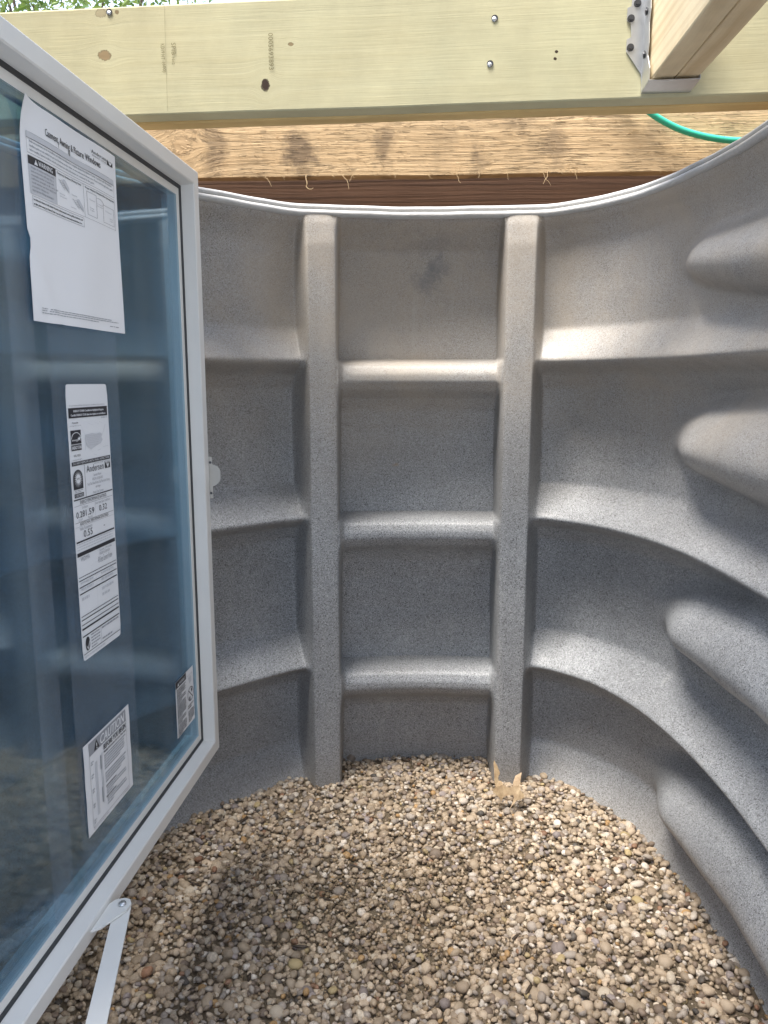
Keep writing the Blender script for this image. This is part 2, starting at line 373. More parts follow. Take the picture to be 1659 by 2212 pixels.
def field(S, Z):
    side, pan, rail = (np.interp(Z, zf, A) for A in (SIDE, PAN, RAIL))
    h = .0095
    inR = sstep(S, sRo - h, sRo + h) * (1 - sstep(S, sRi - .004, sRi + .016))
    inL = sstep(S, sLi - .016, sLi + .004) * (1 - sstep(S, sLo - h, sLo + h))
    inP = sstep(S, sRi - .004, sRi + .016) * (1 - sstep(S, sLi - .016, sLi + .004))
    wr = np.maximum(inR, inL); ws = np.clip(1 - wr - inP, 0, 1)
    # crowned rail faces
    for a, b in ((sRo, sRi), (sLi, sLo)):
        u = np.clip((S - (a + b) / 2) / ((b - a) / 2), -1, 1); rail = rail + .004 * u ** 4 * ((S > a) & (S < b))
    o = pan * inP + rail * wr + side * ws
    ribs = np.zeros_like(o)
    for zc0, hh, yr, sl in ((.245, .098, 1.605, -.09), (-.104, .110, 1.61, .0), (-.474, .108, 1.61, .08), (-.845, .108, 1.605, .11)):
        for s0, sg in ((s_of_y_right(yr), -1), (s_of_y_left(yr - .02), 1)):
            d = (S - s0) * sg; zc = zc0 + sl * np.clip(d, 0, .5)
            grow = np.clip((d + .03) / .42, 0, 1) ** .7
            hz = hh * (.42 + .63 * grow) + 1e-4
            q = np.clip(1 - ((Z - zc + .12 * 0) / hz) ** 2, 0, 1)
            amp = (.138 if zc0 > .2 else .126) * sstep(d, -.05, .22) * (.80 + .20 * grow)
            r = amp * np.clip(1 - np.abs((Z - zc + .22 * hz) / np.where(Z - zc + .22 * hz > 0, 1.22 * hz, .78 * hz)) ** np.where(Z - zc + .22 * hz > 0, 1.7, 2.1), 0, 1)
            ribs = np.maximum(ribs, r)
    k = .022                                                  # smooth union with the wall
    a, b = o, .112 - ribs
    h2 = np.clip(.5 + .5 * (a - b) / k, 0, 1)
    m = a * (1 - h2) + b * h2 - k * h2 * (1 - h2)
    o = np.minimum(m, o)
    # slight hand-of-the-mould unevenness
    return o + .0016 * np.sin(S * 9.1 + Z * 5.3) * np.sin(Z * 11.7 - S * 3.1) * ws, wr, inP, ribs

def rows():
    z = []; a = -1.09
    while a < .366:
        z.append(a)
        near = min(abs(a - n) for n in NOSE); near2 = abs(a - .345)
        a += .0014 if near < .014 else (.0032 if near < .09 or near2 < .03 else .0065)
    z.append(.366); return np.array(z)
def cols():
    s = []; a = 0.
    while a < SL[-1]:
        s.append(a); near = min(abs(a - e) for e in (sRo, sRi, sLi, sLo))
        a += .0018 if near < .022 else (.006 if sRo - .1 < a < sLo + .1 else .009)
    s.append(SL[-1]); return np.array(s)
ZR, SC = rows(), cols()
Sg, Zg = np.meshgrid(SC, ZR)
O, WR, INP, RB = field(Sg, Zg)
Pp, Nn = curve_at(Sg)
XY = Pp + Nn * O[..., None]
WV = np.concatenate([XY, (Zg + CZ)[..., None]], -1)
du = np.gradient(WV, axis=1); dv = np.gradient(WV, axis=0)
NR = np.cross(du, dv); NR /= np.linalg.norm(NR, axis=-1, keepdims=True) + 1e-12
if (NR[..., :2] * Nn).sum() > 0: NR = -NR                    # towards the inside
nr, nc = Sg.shape
Zc = .25 * (Zg[:-1, :-1] + Zg[1:, :-1] + Zg[:-1, 1:] + Zg[1:, 1:]); Sc_ = .25 * (Sg[:-1, :-1] + Sg[1:, :-1] + Sg[:-1, 1:] + Sg[1:, 1:])
wr_c, ip_c, rb_c = WR[:-1, :-1], INP[:-1, :-1], RB[:-1, :-1]
reg = np.zeros(Zc.shape, int)                                # 0 body
for i, nz in enumerate(NOSE):
    reg[(wr_c < .5) & (ip_c < .5) & (Zc > nz - .03) & (Zc < nz + .078) & (Sc_ < sRo)] = 10 + i
    reg[(wr_c < .5) & (ip_c < .5) & (Zc > nz - .03) & (Zc < nz + .078) & (Sc_ > sLo)] = 20 + i
for i, (zc, hh) in enumerate(((.225, .115), (-.104, .115), (-.454, .115), (-.82, .115))):
    reg[(rb_c > .035) & (abs(Zc - zc) < hh) & (Sc_ < sRo)] = 30 + i
    reg[(rb_c > .035) & (abs(Zc - zc) < hh) & (Sc_ > sLo)] = 40 + i
for i, nz in enumerate(NOSE):
    reg[(ip_c >= .5) & (Zc > nz - .085) & (Zc < nz + .009)] = 50 + i
reg[(wr_c >= .5) & (Sc_ < .5 * (sRi + sLi))] = 1; reg[(wr_c >= .5) & (Sc_ > .5 * (sRi + sLi))] = 2
well = empty('window_well', (.083, 1.70, 0))
tag(well, 'speckled grey moulded plastic window well with built-in ladder round the pebble floor', 'window well')
def grid_part(name, mask):
    ii, jj = np.nonzero(mask)
    q = np.stack([ii * nc + jj, ii * nc + jj + 1, (ii + 1) * nc + jj + 1, (ii + 1) * nc + jj], -1)
    u, inv = np.unique(q, return_inverse=True); q = inv.reshape(q.shape)
    v = WV.reshape(-1, 3)[u]; nn = NR.reshape(-1, 3)[u]
    a, b, c = v[q[0, 0]], v[q[0, 1]], v[q[0, 2]]
    if np.dot(np.cross(b - a, c - a), nn[q[0, 0]]) < 0: q = q[:, ::-1]
    me = bpy.data.meshes.new(name)
    me.vertices.add(len(v)); me.vertices.foreach_set('co', v.ravel())
    me.loops.add(q.size); me.loops.foreach_set('vertex_index', q.ravel().astype(np.int32))
    me.polygons.add(len(q)); me.polygons.foreach_set('loop_start', (np.arange(len(q)) * 4).astype(np.int32))
    me.update(calc_edges=True); me.polygons.foreach_set('use_smooth', [True] * len(q))
    me.normals_split_custom_set_from_vertices([tuple(x) for x in nn])
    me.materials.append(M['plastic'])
    o = bpy.data.objects.new(name, me); COL.objects.link(o); o.parent = well
    o.matrix_parent_inverse = Matrix.Translation((-.083, -1.70, 0)); return o
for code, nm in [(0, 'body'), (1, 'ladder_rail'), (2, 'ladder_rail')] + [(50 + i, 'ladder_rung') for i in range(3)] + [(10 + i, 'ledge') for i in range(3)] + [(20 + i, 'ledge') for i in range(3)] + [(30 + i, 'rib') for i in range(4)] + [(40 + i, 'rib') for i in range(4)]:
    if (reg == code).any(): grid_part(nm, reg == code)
# rim: a double-beaded lip swept along the plan curve, with an outer skin hanging behind it
def sweep_profile(name, pr, mat, closed=True, step=.02):
    ss = np.arange(0, SL[-1], step); V = []; F = []
    for s in ss:
        p, n = curve_at(np.array(s)); w = .0005 * math.sin(s * 23) + .0003 * math.sin(s * 57 + 1)
        for (o, z) in pr: V.append((p[0] + n[0] * o, p[1] + n[1] * o, z + CZ + w))
    m = len(pr)
    for i in range(len(ss) - 1):
        for k in range(m if closed else m - 1):
            F.append((i * m + k, i * m + (k + 1) % m, (i + 1) * m + (k + 1) % m, (i + 1) * m + k))
    o = mesh_obj(name, V, F, mat, well, True); o.matrix_parent_inverse = Matrix.Translation((-.083, -1.70, 0)); return o
def bead(cx, cz, rx, rz, n=10): return [(cx + rx * math.cos(2 * math.pi * k / n), cz + rz * math.sin(2 * math.pi * k / n)) for k in range(n)]
sweep_profile('rim_bead', bead(.005, .3655, .0095, .0075), M['rim'])
sweep_profile('rim_bead', bead(.016, .3785, .0130, .0078), M['rim'])
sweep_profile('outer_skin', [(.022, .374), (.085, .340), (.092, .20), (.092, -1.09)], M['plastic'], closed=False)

# ------------------------------------------------------------------ gravel floor
def inside_dist(x, y):
    return None
poly = CV
def in_poly(px, py, off=.0):
    c = False; n = len(PQ); j = n - 1
    for i in range(n):
        xi, yi = PQ[i]; xj, yj = PQ[j]
        if ((yi > py) != (yj > py)) and px < (xj - xi) * (py - yi) / (yj - yi) + xi: c = not c
        j = i
    return c
sq = np.arange(0, SL[-1], .012)
o_g, _, _, _ = field(sq, np.full_like(sq, -.968)); p_g, n_g = curve_at(sq)
PQ = [tuple(v) for v in (p_g + n_g * o_g[:, None])] + [(-.685, .60), (.545, .54)]
def gz(x, y):
    d = math.exp(-((x - .05) / .26) ** 2 - ((y - 1.27) / .22) ** 2)
    return .010 * mnoise.noise((x * 4, y * 4, 3)) + .004 * mnoise.noise((x * 15, y * 15, 1)) - .012 * d + .018 * max(0, (y - 1.62)) + .012 * max(0, x - .35)
gravel = empty('gravel_floor', (.05, 1.2, 0)); tag(gravel, 'floor of tan and grey river pebbles in the window well', kind='structure')
GI = Matrix.Translation((-.05, -1.2, 0))
# sandy bed under the stones
nx = 60; V = []; F = []
for j in range(nx + 1):
    for i in range(nx + 1):
        x = -.80 + 1.46 * i / nx; y = .52 + 1.40 * j / nx; V.append((x, y, gz(x, y) - .003))
for j in range(nx):
    for i in range(nx): F.append((j * (nx + 1) + i, j * (nx + 1) + i + 1, (j + 1) * (nx + 1) + i + 1, (j + 1) * (nx + 1) + i))
bed = mesh_obj('sand_bed', V, F, M['grit'], gravel, True); bed.matrix_parent_inverse = GI
PALETTE = [((.57, .49, .39), 30), ((.48, .405, .31), 26), ((.38, .32, .25), 16), ((.62, .57, .48), 13), ((.40, .37, .34), 17), ((.27, .22, .18), 12), ((.70, .67, .62), 11), ((.36, .33, .34), 5), ((.44, .29, .14), 1.8), ((.30, .18, .12), 1.6), ((.10, .095, .09), 3), ((.50, .42, .24), 1.2)]
pw = np.array([w for _, w in PALETTE]); pw = pw / pw.sum()
def stone_base(seed, sub):
    bm = bmesh.new(); bmesh.ops.create_icosphere(bm, subdivisions=sub, radius=1)
    e = Vector((seed * 3.17, seed * 1.31, seed * .77)); kind = seed % 4
    for v in bm.verts:
        d = v.co.normalized()
        k = 1 + .22 * mnoise.noise(d * .9 + e) + .10 * mnoise.noise(d * 2.1 + e * 2)
        if kind == 1:
            k *= 1 - .12 * max(0, d.dot(Vector((.6, .5, .6)))) ** 2 - .10 * max(0, d.dot(Vector((-.7, .3, .2))))
        v.co = d * k
    vs_ = np.array([v.co[:] for v in bm.verts]); fs = np.array([[v.index for v in f.verts] for f in bm.faces]); bm.free()
    return vs_, fs
BASES = [stone_base(i, 2) for i in range(18)]
def rotm(a, b, c):
    return np.array((Matrix.Rotation(c, 3, 'Z') @ Matrix.Rotation(a, 3, 'X') @ Matrix.Rotation(b, 3, 'Y')))
stones = []
sp = .0098
y = .62
row = 0
while y < 1.92:
    x = -.72 + (row % 2) * sp * .5
    while x < .64:
        xx = x + rng.normal(0, sp * .33); yy = y + rng.normal(0, sp * .33)
        if in_poly(xx, yy):
            dirt = math.exp(-((xx - .05) / .30) ** 2 - ((yy - 1.30) / .20) ** 2) + .5 * mnoise.noise((xx * 5, yy * 5, 9))
            r = .0054 * math.exp(rng.normal(0, .30)) * (1 - .16 * max(0, min(1, dirt)))
            if rng.random() < .04: r *= 1.6
            r = min(r, .0125)
            stones.append((xx, yy, r, max(0., min(1., dirt))))
        x += sp * (1.0 if yy > .95 else 1.5)
    y += sp * .9 * (1.0 if y > .95 else 1.5); row += 1
def stone_shape(r):
    return np.array([r * rng.uniform(.95, 1.35), r * rng.uniform(.8, 1.1), r * rng.uniform(.58, .85)]), rotm(rng.normal(0, .35), rng.normal(0, .35), rng.uniform(0, 6.28))
def stone_col(dirt):
    c = np.array(PALETTE[rng.choice(len(PALETTE), p=pw)][0]) * rng.uniform(.70, 1.15)
    return c * (1 - .38 * dirt) * np.array((.93, .85, .765)) + np.array((.27, .17, .09)) * .30 * dirt
order = sorted(range(len(stones)), key=lambda i: -stones[i][2] / math.hypot(stones[i][1], .97) * (1 if stones[i][1] > 1.02 and abs(stones[i][0]) < .55 * stones[i][1] and (stones[i][0] > -.19 - .5 * max(0, 1.35 - stones[i][1])) else 0))
big = set(order[:300])
VV = []; FF = []; CC = []; off = 0
protos = []
for k in range(40):
    v, f = BASES[k % len(BASES)]; sh, _ = stone_shape(1.0); v = v * sh
    me = bpy.data.meshes.new('pebble'); me.from_pydata(v.tolist(), [], f.tolist()); me.polygons.foreach_set('use_smooth', [True] * len(f))
    at = me.attributes.new('tint', 'FLOAT_COLOR', 'POINT'); c = stone_col(.1 + .3 * rng.random())
    at.data.foreach_set('color', np.tile([*c, 1.], len(v)).astype(np.float32)); me.materials.append(M['pebble']); protos.append(me)
for i, (x, y, r, dirt) in enumerate(stones):
    z = gz(x, y) + rng.normal(-.001, .0030)
    if i in big:
        o = bpy.data.objects.new('pebble', protos[rng.integers(len(protos))]); COL.objects.link(o); o.parent = gravel; o.matrix_parent_inverse = GI
        o.location = (x, y, z + .0015); o.rotation_euler = (rng.normal(0, .3), rng.normal(0, .3), rng.uniform(0, 6.28)); o.scale = (r * .95,) * 3
        continue
    v, f = BASES[rng.integers(len(BASES))]; sh, rm = stone_shape(r)
    v = (v * sh) @ rm.T + np.array((x, y, z)); VV.append(v); FF.append(f + off); off += len(v)
    CC.append(np.tile([*stone_col(dirt), 1.], (len(v), 1)))
# bark crumbs and bits of twig among the stones
for _ in range(90):
    x = rng.normal(.08, .28); y = rng.normal(1.38, .22)
    if not in_poly(x, y) or y < .95: continue
    v, f = BASES[rng.integers(len(BASES))]; r = rng.uniform(.0018, .0035)
    v = (v * np.array((r * rng.uniform(1.5, 5), r, r * .7))) @ rotm(rng.normal(0, .25), rng.normal(0, .25), rng.uniform(0, 6.28)).T + np.array((x, y, gz(x, y) + .006))
    VV.append(v); FF.append(f + off); off += len(v); CC.append(np.tile([.05, .034, .022, 1.], (len(v), 1)))
# grit: tiny chips in the dirty hollow
for _ in range(2600):
    x = rng.normal(.05, .26); y = rng.normal(1.34, .2)
    if not in_poly(x, y) or y < .95: continue
    r = .0026 * math.exp(rng.normal(0, .3)); v, f = BASES[rng.integers(len(BASES))]
    v, f = v[:42] if False else v, f
    sh, rm = stone_shape(r); v = (v * sh) @ rm.T + np.array((x, y, gz(x, y) + .002 + rng.uniform(-.002, .004)))
    VV.append(v); FF.append(f + off); off += len(v); CC.append(np.tile([*(np.array((.24, .17, .10)) * rng.uniform(.6, 1.3)), 1.], (len(v), 1)))
V = np.concatenate(VV).astype(np.float32); F = np.concatenate(FF).astype(np.int32); C = np.concatenate(CC).astype(np.float32)
me = bpy.data.meshes.new('pebble_fill'); me.vertices.add(len(V)); me.vertices.foreach_set('co', V.ravel())
me.loops.add(F.size); me.loops.foreach_set('vertex_index', F.ravel()); me.polygons.add(len(F)); me.polygons.foreach_set('loop_start', np.arange(len(F), dtype=np.int32) * 3)
me.update(calc_edges=True); me.polygons.foreach_set('use_smooth', [True] * len(F))
me.attributes.new('tint', 'FLOAT_COLOR', 'POINT').data.foreach_set('color', C.ravel()); me.materials.append(M['pebble'])
pf = bpy.data.objects.new('pebble_fill', me); COL.objects.link(pf); pf.parent = gravel; pf.matrix_parent_inverse = GI; pf['kind'] = 'stuff'

# ------------------------------------------------------------------ ground outside, round the well
GL = .27 + CZ
sq = np.arange(0, SL[-1], .05); p_o, n_o = curve_at(sq); ring = [tuple(v) for v in (p_o + n_o * .088)]
cx, cy = .0, 1.2
V = []; F = []; m = len(ring); radii = [0, .04, .15, .5, 1.5, 6, 40, 800]
for k, rr in enumerate(radii):
    for (x, y) in ring:
        d = Vector((x - cx, y - cy)); d.normalize(); jit = .02 * mnoise.noise((x * 3, y * 3, k)) if 0 < k < 5 else 0
        V.append((x + d.x * rr, y + d.y * rr, GL + jit + (.01 if k == 0 else 0)))
for k in range(len(radii) - 1):
    for i in range(m - 1): F.append((k * m + i, k * m + i + 1, (k + 1) * m + i + 1, (k + 1) * m + i))
g = mesh_obj('ground', V, F, M['soil'], None, True); tag(g, kind='structure')

# ------------------------------------------------------------------ house-aligned frame (its wall is turned 5.57 degrees from the view)
A = R(5.57)
ROT = (0, 0, -A)
HM = Matrix.Translation((-.19, 1.48, CZ)) @ Matrix.Rotation(-A, 4, 'Z')        # x along the header, y away from the house
# foundation wall with the window opening; unseen, height set for where sun falls
ox0, ox1, oz0, oz1 = -.205, .735, -.745, .395
bm = bmesh.new()
def add_block(bm, x0, x1, y0, y1, z0, z1):
    b2 = bm_box(x0, x1, y0, y1, z0, z1); me = bpy.data.meshes.new('t'); b2.to_mesh(me); b2.free(); bm.from_mesh(me); bpy.data.meshes.remove(me)
add_block(bm, -4.5, ox0, -1.15, -.90, -1.25, 2.5); add_block(bm, ox1, 4.5, -1.15, -.90, -1.25, 2.5)
add_block(bm, ox0, ox1, -1.15, -.90, -1.25, oz0); add_block(bm, ox0, ox1, -1.15, -.90, oz1, 2.5)
fw = bm_obj('foundation_wall', bm, M['concrete'], None, recalc=False); fw.matrix_world = HM
tag(fw, 'plain concrete house wall around the casement window opening', 'wall')

# ------------------------------------------------------------------ casement window: frame in the wall, sash swung open
W_, H_ = .80, 1.05
GP = -.0245                                  # room-side surface of the glass
SM = Matrix.Translation((-.39565, .60378, CZ - .696)) @ Matrix(((math.sin(A), math.cos(A), 0, 0), (math.cos(A), -math.sin(A), 0, 0), (0, 0, 1, 0), (0, 0, 0, 1)))
# sash space: x along the sash from hinge to free edge, y along the room-side normal, z up from its bottom edge
win = empty('casement_window'); win.matrix_world = SM
tag(win, 'open white casement window sash with blue-tinted glass and paper labels', 'window')
PROF = [(.0, -.001), (.0015, 0.), (.0215, 0.), (.0235, -.0015), (.0265, -.0205), (.0270, -.0238), (.045, -.0238), (.045, -.0500), (.004, -.0500), (.0, -.0460), (.0, -.030), (.0035, -.028), (.0035, -.024), (.0, -.022)]
def member(name, side, prf=PROF, mat=None, inset=0):
    """a mitred bar along one side of the sash; prf = (distance in from the outer edge, depth)"""
    E_ = []
    for (t, d) in prf:
        a0, a1, c0, c1 = t + inset, W_ - t - inset, t + inset, H_ - t - inset
        E_.append({'bottom': ((a0, d, c0), (a1, d, c0)), 'top': ((a0, d, c1), (a1, d, c1)), 'free': ((a1, d, c0), (a1, d, c1)), 'hinge': ((a0, d, c0), (a0, d, c1))}[side])
    n = len(prf); V = [e[0] for e in E_] + [e[1] for e in E_]
    F = [(i, (i + 1) % n, (i + 1) % n + n, i + n) for i in range(n)] + [tuple(range(n)), tuple(range(n, 2 * n))]
    bm = bmesh.new(); bv = [bm.verts.new(v) for v in V]
    for f in F: bm.faces.new([bv[i] for i in f])
    return bm_obj(name, bm, mat or M['white'], win)
member('stile', 'free'); member('stile', 'hinge'); member('top_rail', 'top'); member('bottom_rail', 'bottom')
for s_ in ('free', 'hinge', 'top', 'bottom'):
    member('gasket', s_, [(.0271, -.0218), (.0330, -.0228), (.0330, -.0237), (.0271, -.0237)], M['gasket'])
    member('spacer', s_, [(.028, -.0277), (.038, -.0277), (.038, -.0383), (.028, -.0383)], M['spacer'])
for d0, d1 in ((-.0275, -.0245), (-.0415, -.0385)):
    bm_obj('pane', bm_box(.028, W_ - .028, d0, d1, .028, H_ - .028), M['glass'], win)
for (a0, a1) in ((.312, .492),):
    bm_obj('protective_film', bm_box(a0, a1, GP + .0002, GP + .0004, .034, H_ - .036), M['film'], win)
bm_obj('protective_film', bm_box(.235, .282, GP + .0002, GP + .0004, .034, H_ - .036), M['film'], win)
# lock keeper on the free stile
kp = bm_obj('lock_keeper', bm_box(W_ + .0002, W_ + .0022, -.022, .0055, .487, .563, .0006, 1), M['zinc'], win)
tongue = prism([(.004, .004), (.015, .000), (.0190, -.005), (.0205, -.010), (.0205, -.022), (.0185, -.028), (.012, -.034), (.004, -.038)], .0004, .0021, lambda u, v, d: (W_ + d, u, .546 + v))
tg = bm_obj('keeper_tongue', tongue, M['zinc'], kp)
for zz_ in (.553, .497):
    bm = bmesh.new(); bmesh.ops.create_cone(bm, cap_ends=True, segments=12, radius1=.0024, radius2=.002, depth=.0016, matrix=Matrix.Translation((W_ - .0005, .0028, zz_)) @ Matrix.Rotation(R(90), 4, 'Y'))
    bm_obj('screw', bm, M['screw'], kp)
# operator bracket and arm at the bottom rail
def S2(u, v, d): return (u + .1, v, d)
br = [(.170, .0005), (.222, .0005), (.231, .005), (.236, .016), (.234, .024), (.226, .0295), (.214, .0285), (.178, .010)]
bk = bm_obj('operator_bracket', prism(br, .0125, .0155, S2), M['white'], win)
bm = bmesh.new(); bmesh.ops.create_cone(bm, cap_ends=True, segments=20, radius1=.0055, radius2=.0048, depth=.003, matrix=Matrix.Translation((.3225, .0185, .0168)))
bm_obj('rivet', bm, M['steel'], bk, True)
arm = [(.224, .0070), (.2315, .012), (.232, .022), (.225, .0292), (-.048, .1070), (-.054, .0850)]
bm_obj('operator_arm', prism(arm, .0085, .0115, S2), M['white'], win)
# fixed frame in the wall opening
IM = SM.inverted() @ HM
fr = bmesh.new()
for b in ((ox0, ox0 + .022, -1.03, -.906, oz0, oz1), (ox1 - .022, ox1, -1.03, -.906, oz0, oz1), (ox0 + .022, ox1 - .022, -1.03, -.906, oz1 - .022, oz1), (ox0 + .022, ox1 - .022, -1.03, -.906, oz0, oz0 + .02)): add_block(fr, *b)
fo = bm_obj('fixed_frame', fr, M['white'], win, recalc=False); fo.matrix_local = IM

# ------------------------------------------------------------------ printed labels on the glass
def text_mesh(txt, size_w=None, h=None):
    cu = bpy.data.curves.new('t', 'FONT'); cu.body = txt; cu.resolution_u = 2; cu.size = 1
    ob = bpy.data.objects.new('t', cu); COL.objects.link(ob)
    me = bpy.data.meshes.new_from_object(ob.evaluated_get(bpy.context.evaluated_depsgraph_get()))
    v = np.array([p.co[:2] for p in me.vertices]) if len(me.vertices) else np.zeros((1, 2)); f = [tuple(p.vertices) for p in me.polygons]
    bpy.data.objects.remove(ob); bpy.data.curves.remove(cu); bpy.data.meshes.remove(me)
    return v, f
class Label:
    """a printed sheet: x right, y down, metres, on the sash glass; wave(x,y) bends sheet and print alike"""
    def __init__(s, name, label, cat, a0, c1, w, h, mat, wave=None, corner=0, skew=0., group=None):
        s.w, s.h, s.a0, s.c1 = w, h, a0, c1; s.wave = wave or (lambda x, y: 0.); s.skew = skew
        s.ink = {}; s.wx = s.wy = None
        s.root = empty(name); s.root.matrix_world = SM @ Matrix.Translation((a0, GP + .0008, c1 - h)); tag(s.root, label, cat, group)
        nx, ny = 24, 24; V = []; F = []
        for lay, th in ((0, .00025), (1, 0.)):
            for j in range(ny + 1):
                for i in range(nx + 1):
                    x, y = w * i / nx, h * j / ny
                    if corner:
                        x = min(max(x, 0), w)
                        for (qx, qy) in ((corner, corner), (w - corner, corner), (corner, h - corner), (w - corner, h - corner)):
                            if (x - qx) * (1 if qx > w / 2 else -1) > 0 and (y - qy) * (1 if qy > h / 2 else -1) > 0:
                                d = math.hypot(x - qx, y - qy)
                                if d > corner: x, y = qx + (x - qx) * corner / d, qy + (y - qy) * corner / d
                    V.append(s.pt(x, y, th - .00025))
            b = lay * (nx + 1) * (ny + 1)
            for j in range(ny):
                for i in range(nx):
                    q = (b + j * (nx + 1) + i, b + j * (nx + 1) + i + 1, b + (j + 1) * (nx + 1) + i + 1, b + (j + 1) * (nx + 1) + i)
                    F.append(q if lay else q[::-1])
        mesh_obj('sheet', V, F, mat, s.root, True)
    def pt(s, x, y, up): return (x, s.wave(x, y) + .0002 + up, s.h - y - s.skew * x)
    def add(s, mat, V, F, up):
        L = s.ink.setdefault(mat, ([], [])); b = len(L[0])
        if s.wx: V = [(float(np.interp(x, *s.wx)), y) for x, y in V]
        if s.wy: V = [(x, float(np.interp(y, *s.wy))) for x, y in V]
        L[0].extend(s.pt(x, y, up) for x, y in V); L[1].extend(tuple(i + b for i in f) for f in F)
    def rect(s, mat, x0, y0, x1, y1, up=.0005):
        n = max(1, int((x1 - x0) / .012)); m_ = max(1, int((y1 - y0) / .012))
        V = [(x0 + (x1 - x0) * i / n, y0 + (y1 - y0) * j / m_) for j in range(m_ + 1) for i in range(n + 1)]
        s.add(mat, V, [(j * (n + 1) + i, (j + 1) * (n + 1) + i, (j + 1) * (n + 1) + i + 1, j * (n + 1) + i + 1) for j in range(m_) for i in range(n)], up)
    def box(s, mat, x0, y0, x1, y1, t=.0006):
        s.rect(mat, x0, y0, x1, y0 + t); s.rect(mat, x0, y1 - t, x1, y1); s.rect(mat, x0, y0 + t, x0 + t, y1 - t); s.rect(mat, x1 - t, y0 + t, x1, y1 - t)
    def text(s, mat, txt, x, y, w=None, h=.005, up=.0005, shear=0, bold=0):
        v, f = text_mesh(txt)
        if not f: return
        mn, mx = v.min(0), v.max(0); k = h / .70
        kx = (w / (mx[0] - mn[0])) if w else k
        P = [(x + (p[0] - mn[0]) * kx + shear * p[1] * k, y - p[1] * k) for p in v]
        s.add(mat, P, f, up)
        for i in range(1, bold + 1): s.add(mat, [(px + .00022 * i, py) for px, py in P], f, up + .00003 * i)
    def poly(s, mat, P, up=.0005): s.add(mat, P, [tuple(range(len(P)))], up)
    def lines(s, mat, x0, x1, ys, h=.0012, words=True, last=.6):
        for k, y in enumerate(ys):
            e = x0 + (x1 - x0) * (last if k == len(ys) - 1 else rng.uniform(.9, 1)); x = x0
            while x < e:
                w = min(rng.uniform(.003, .009), e - x); s.rect(mat, x, y, x + w, y + h * rng.uniform(.75, 1.)); x += w + .0012
    def done(s):
        for k, (V, F) in s.ink.items(): mesh_obj('print', V, F, M[k], s.root)['kind'] = 'stuff'

# --- the big sheet
wv = lambda x, y: .0010 + .0015 * math.sin(x * 24 + y * 9) ** 2 + .0030 * max(0, (x + y - .06 - .36 * 0) * 0) + .010 * max(0, (.05 - x - y) / .05) ** 2 + .003 * math.exp(-((x * .8 - (y - .155) * .55 - .002) / .006) ** 2) * (1 if y > .14 else 0)
P1 = Label('instruction_sheet', 'large white instruction sheet headed Casement, Awning & Picture Windows on the glass', 'paper sheet', .280, 1.000, .2375, .236, M['paper'], wv)
L = P1
L.wy = list(zip(*((0, 0), (.0315, .0145), (.046, .0275), (.0475, .0335), (.058, .0400), (.078, .0560), (.080, .0585), (.0925, .0675), (.140, .0985), (.143, .1005), (.158, .1115), (.2245, .2200), (.236, .2290), (.242, .236))))
L.wx = list(zip(*((0, 0), (.0155, .0115), (.091, .070), (.1615, .1375), (.238, .228), (.243, .2375))))
L.text('ink', 'Casement, Awning & Picture Windows', .067, .046, .137, .0088, bold=1)
L.text('ink', 'Andersen', .185, .0315, .035, .0098); L.text('ink', 'WINDOWS • DOORS', .186, .0352, .034, .0020)
L.rect('ink', .222, .0245, .237, .0350); L.poly('paper', [(.2225, .0248), (.2365, .0248), (.2295, .0346)], .0008)
L.text('ink', 'AW', .2250, .0300, .009, .0040, up=.0010)
L.rect('palegrey', .015, .0475, .238, .0580); L.box('ink', .015, .0475, .238, .0580, .0004); L.box('ink', .015, .0580, .238, .0780, .0004)
for k, tx in enumerate(('Andersen recommends step by step installation procedures be followed. A complete, detailed Installation Guide is packed with the window.',
                        'Installation guides are also available from your local Andersen product dealer or www.andersenwindows.com. Please read through entire guide',
                        'before installing. Optional installation methods and important safety information are contained in the guide.')):
    L.text('greyink', tx, .022, .0630 + k * .0056, (.210, .212, .165)[k], .0030, bold=1)
L.rect('ink', .0155, .0800, .091, .0925); L.poly('paper', [(.030, .0905), (.0395, .0905), (.0347, .0825)], .0008); L.text('ink', '!', .0340, .0899, None, .0052, up=.0011)
L.text('paper', 'WARNING', .0410, .0900, .040, .0074, up=.0008, bold=1)
L.rect('palegrey', .0155, .0925, .091, .1400)
for k, tx in enumerate(('Weight of window and door unit(s)', 'and accessories will vary. Use a', 'reasonable number of people with', 'sufficient strength to lift, carry and', 'install window and door unit(s) and', 'accessories. Always use', 'appropriate lifting techniques.')):
    L.text('greyink', tx, .020, .0985 + k * .0060, len(tx) * .00195, .0034, up=.0008, bold=1)
L.box('ink', .091, .0800, .238, .1400, .0004); L.rect('ink', .1615, .0805, .1619, .1398)
L.text('ink', 'Temporary Hardware (Venting Units)', .0945, .0855, .062, .0032, bold=1); L.text('ink', 'Proper Window Orientation (Non-Operating Units)', .1660, .0855, .070, .0030, bold=1)
for (bx, by) in ((.098, .0900), (.132, .1130)):
    L.poly('palegrey', [(bx + .012, by), (bx + .017, by - .001), (bx + .027, by + .011), (bx + .027, by + .018), (bx + .021, by + .016), (bx + .011, by + .005)])
    for q in range(4): L.rect('greyink', bx + q * .0035, by + .004 + q * .0030, bx + q * .0035 + .008, by + .0046 + q * .0030)
    L.poly('greyink', [(bx, by + .003), (bx + .0006, by + .0025), (bx + .016, by + .017), (bx + .0155, by + .0176)]); L.poly('greyink', [(bx + .008, by + .002), (bx + .0086, by + .0015), (bx + .026, by + .018), (bx + .0255, by + .0186)])
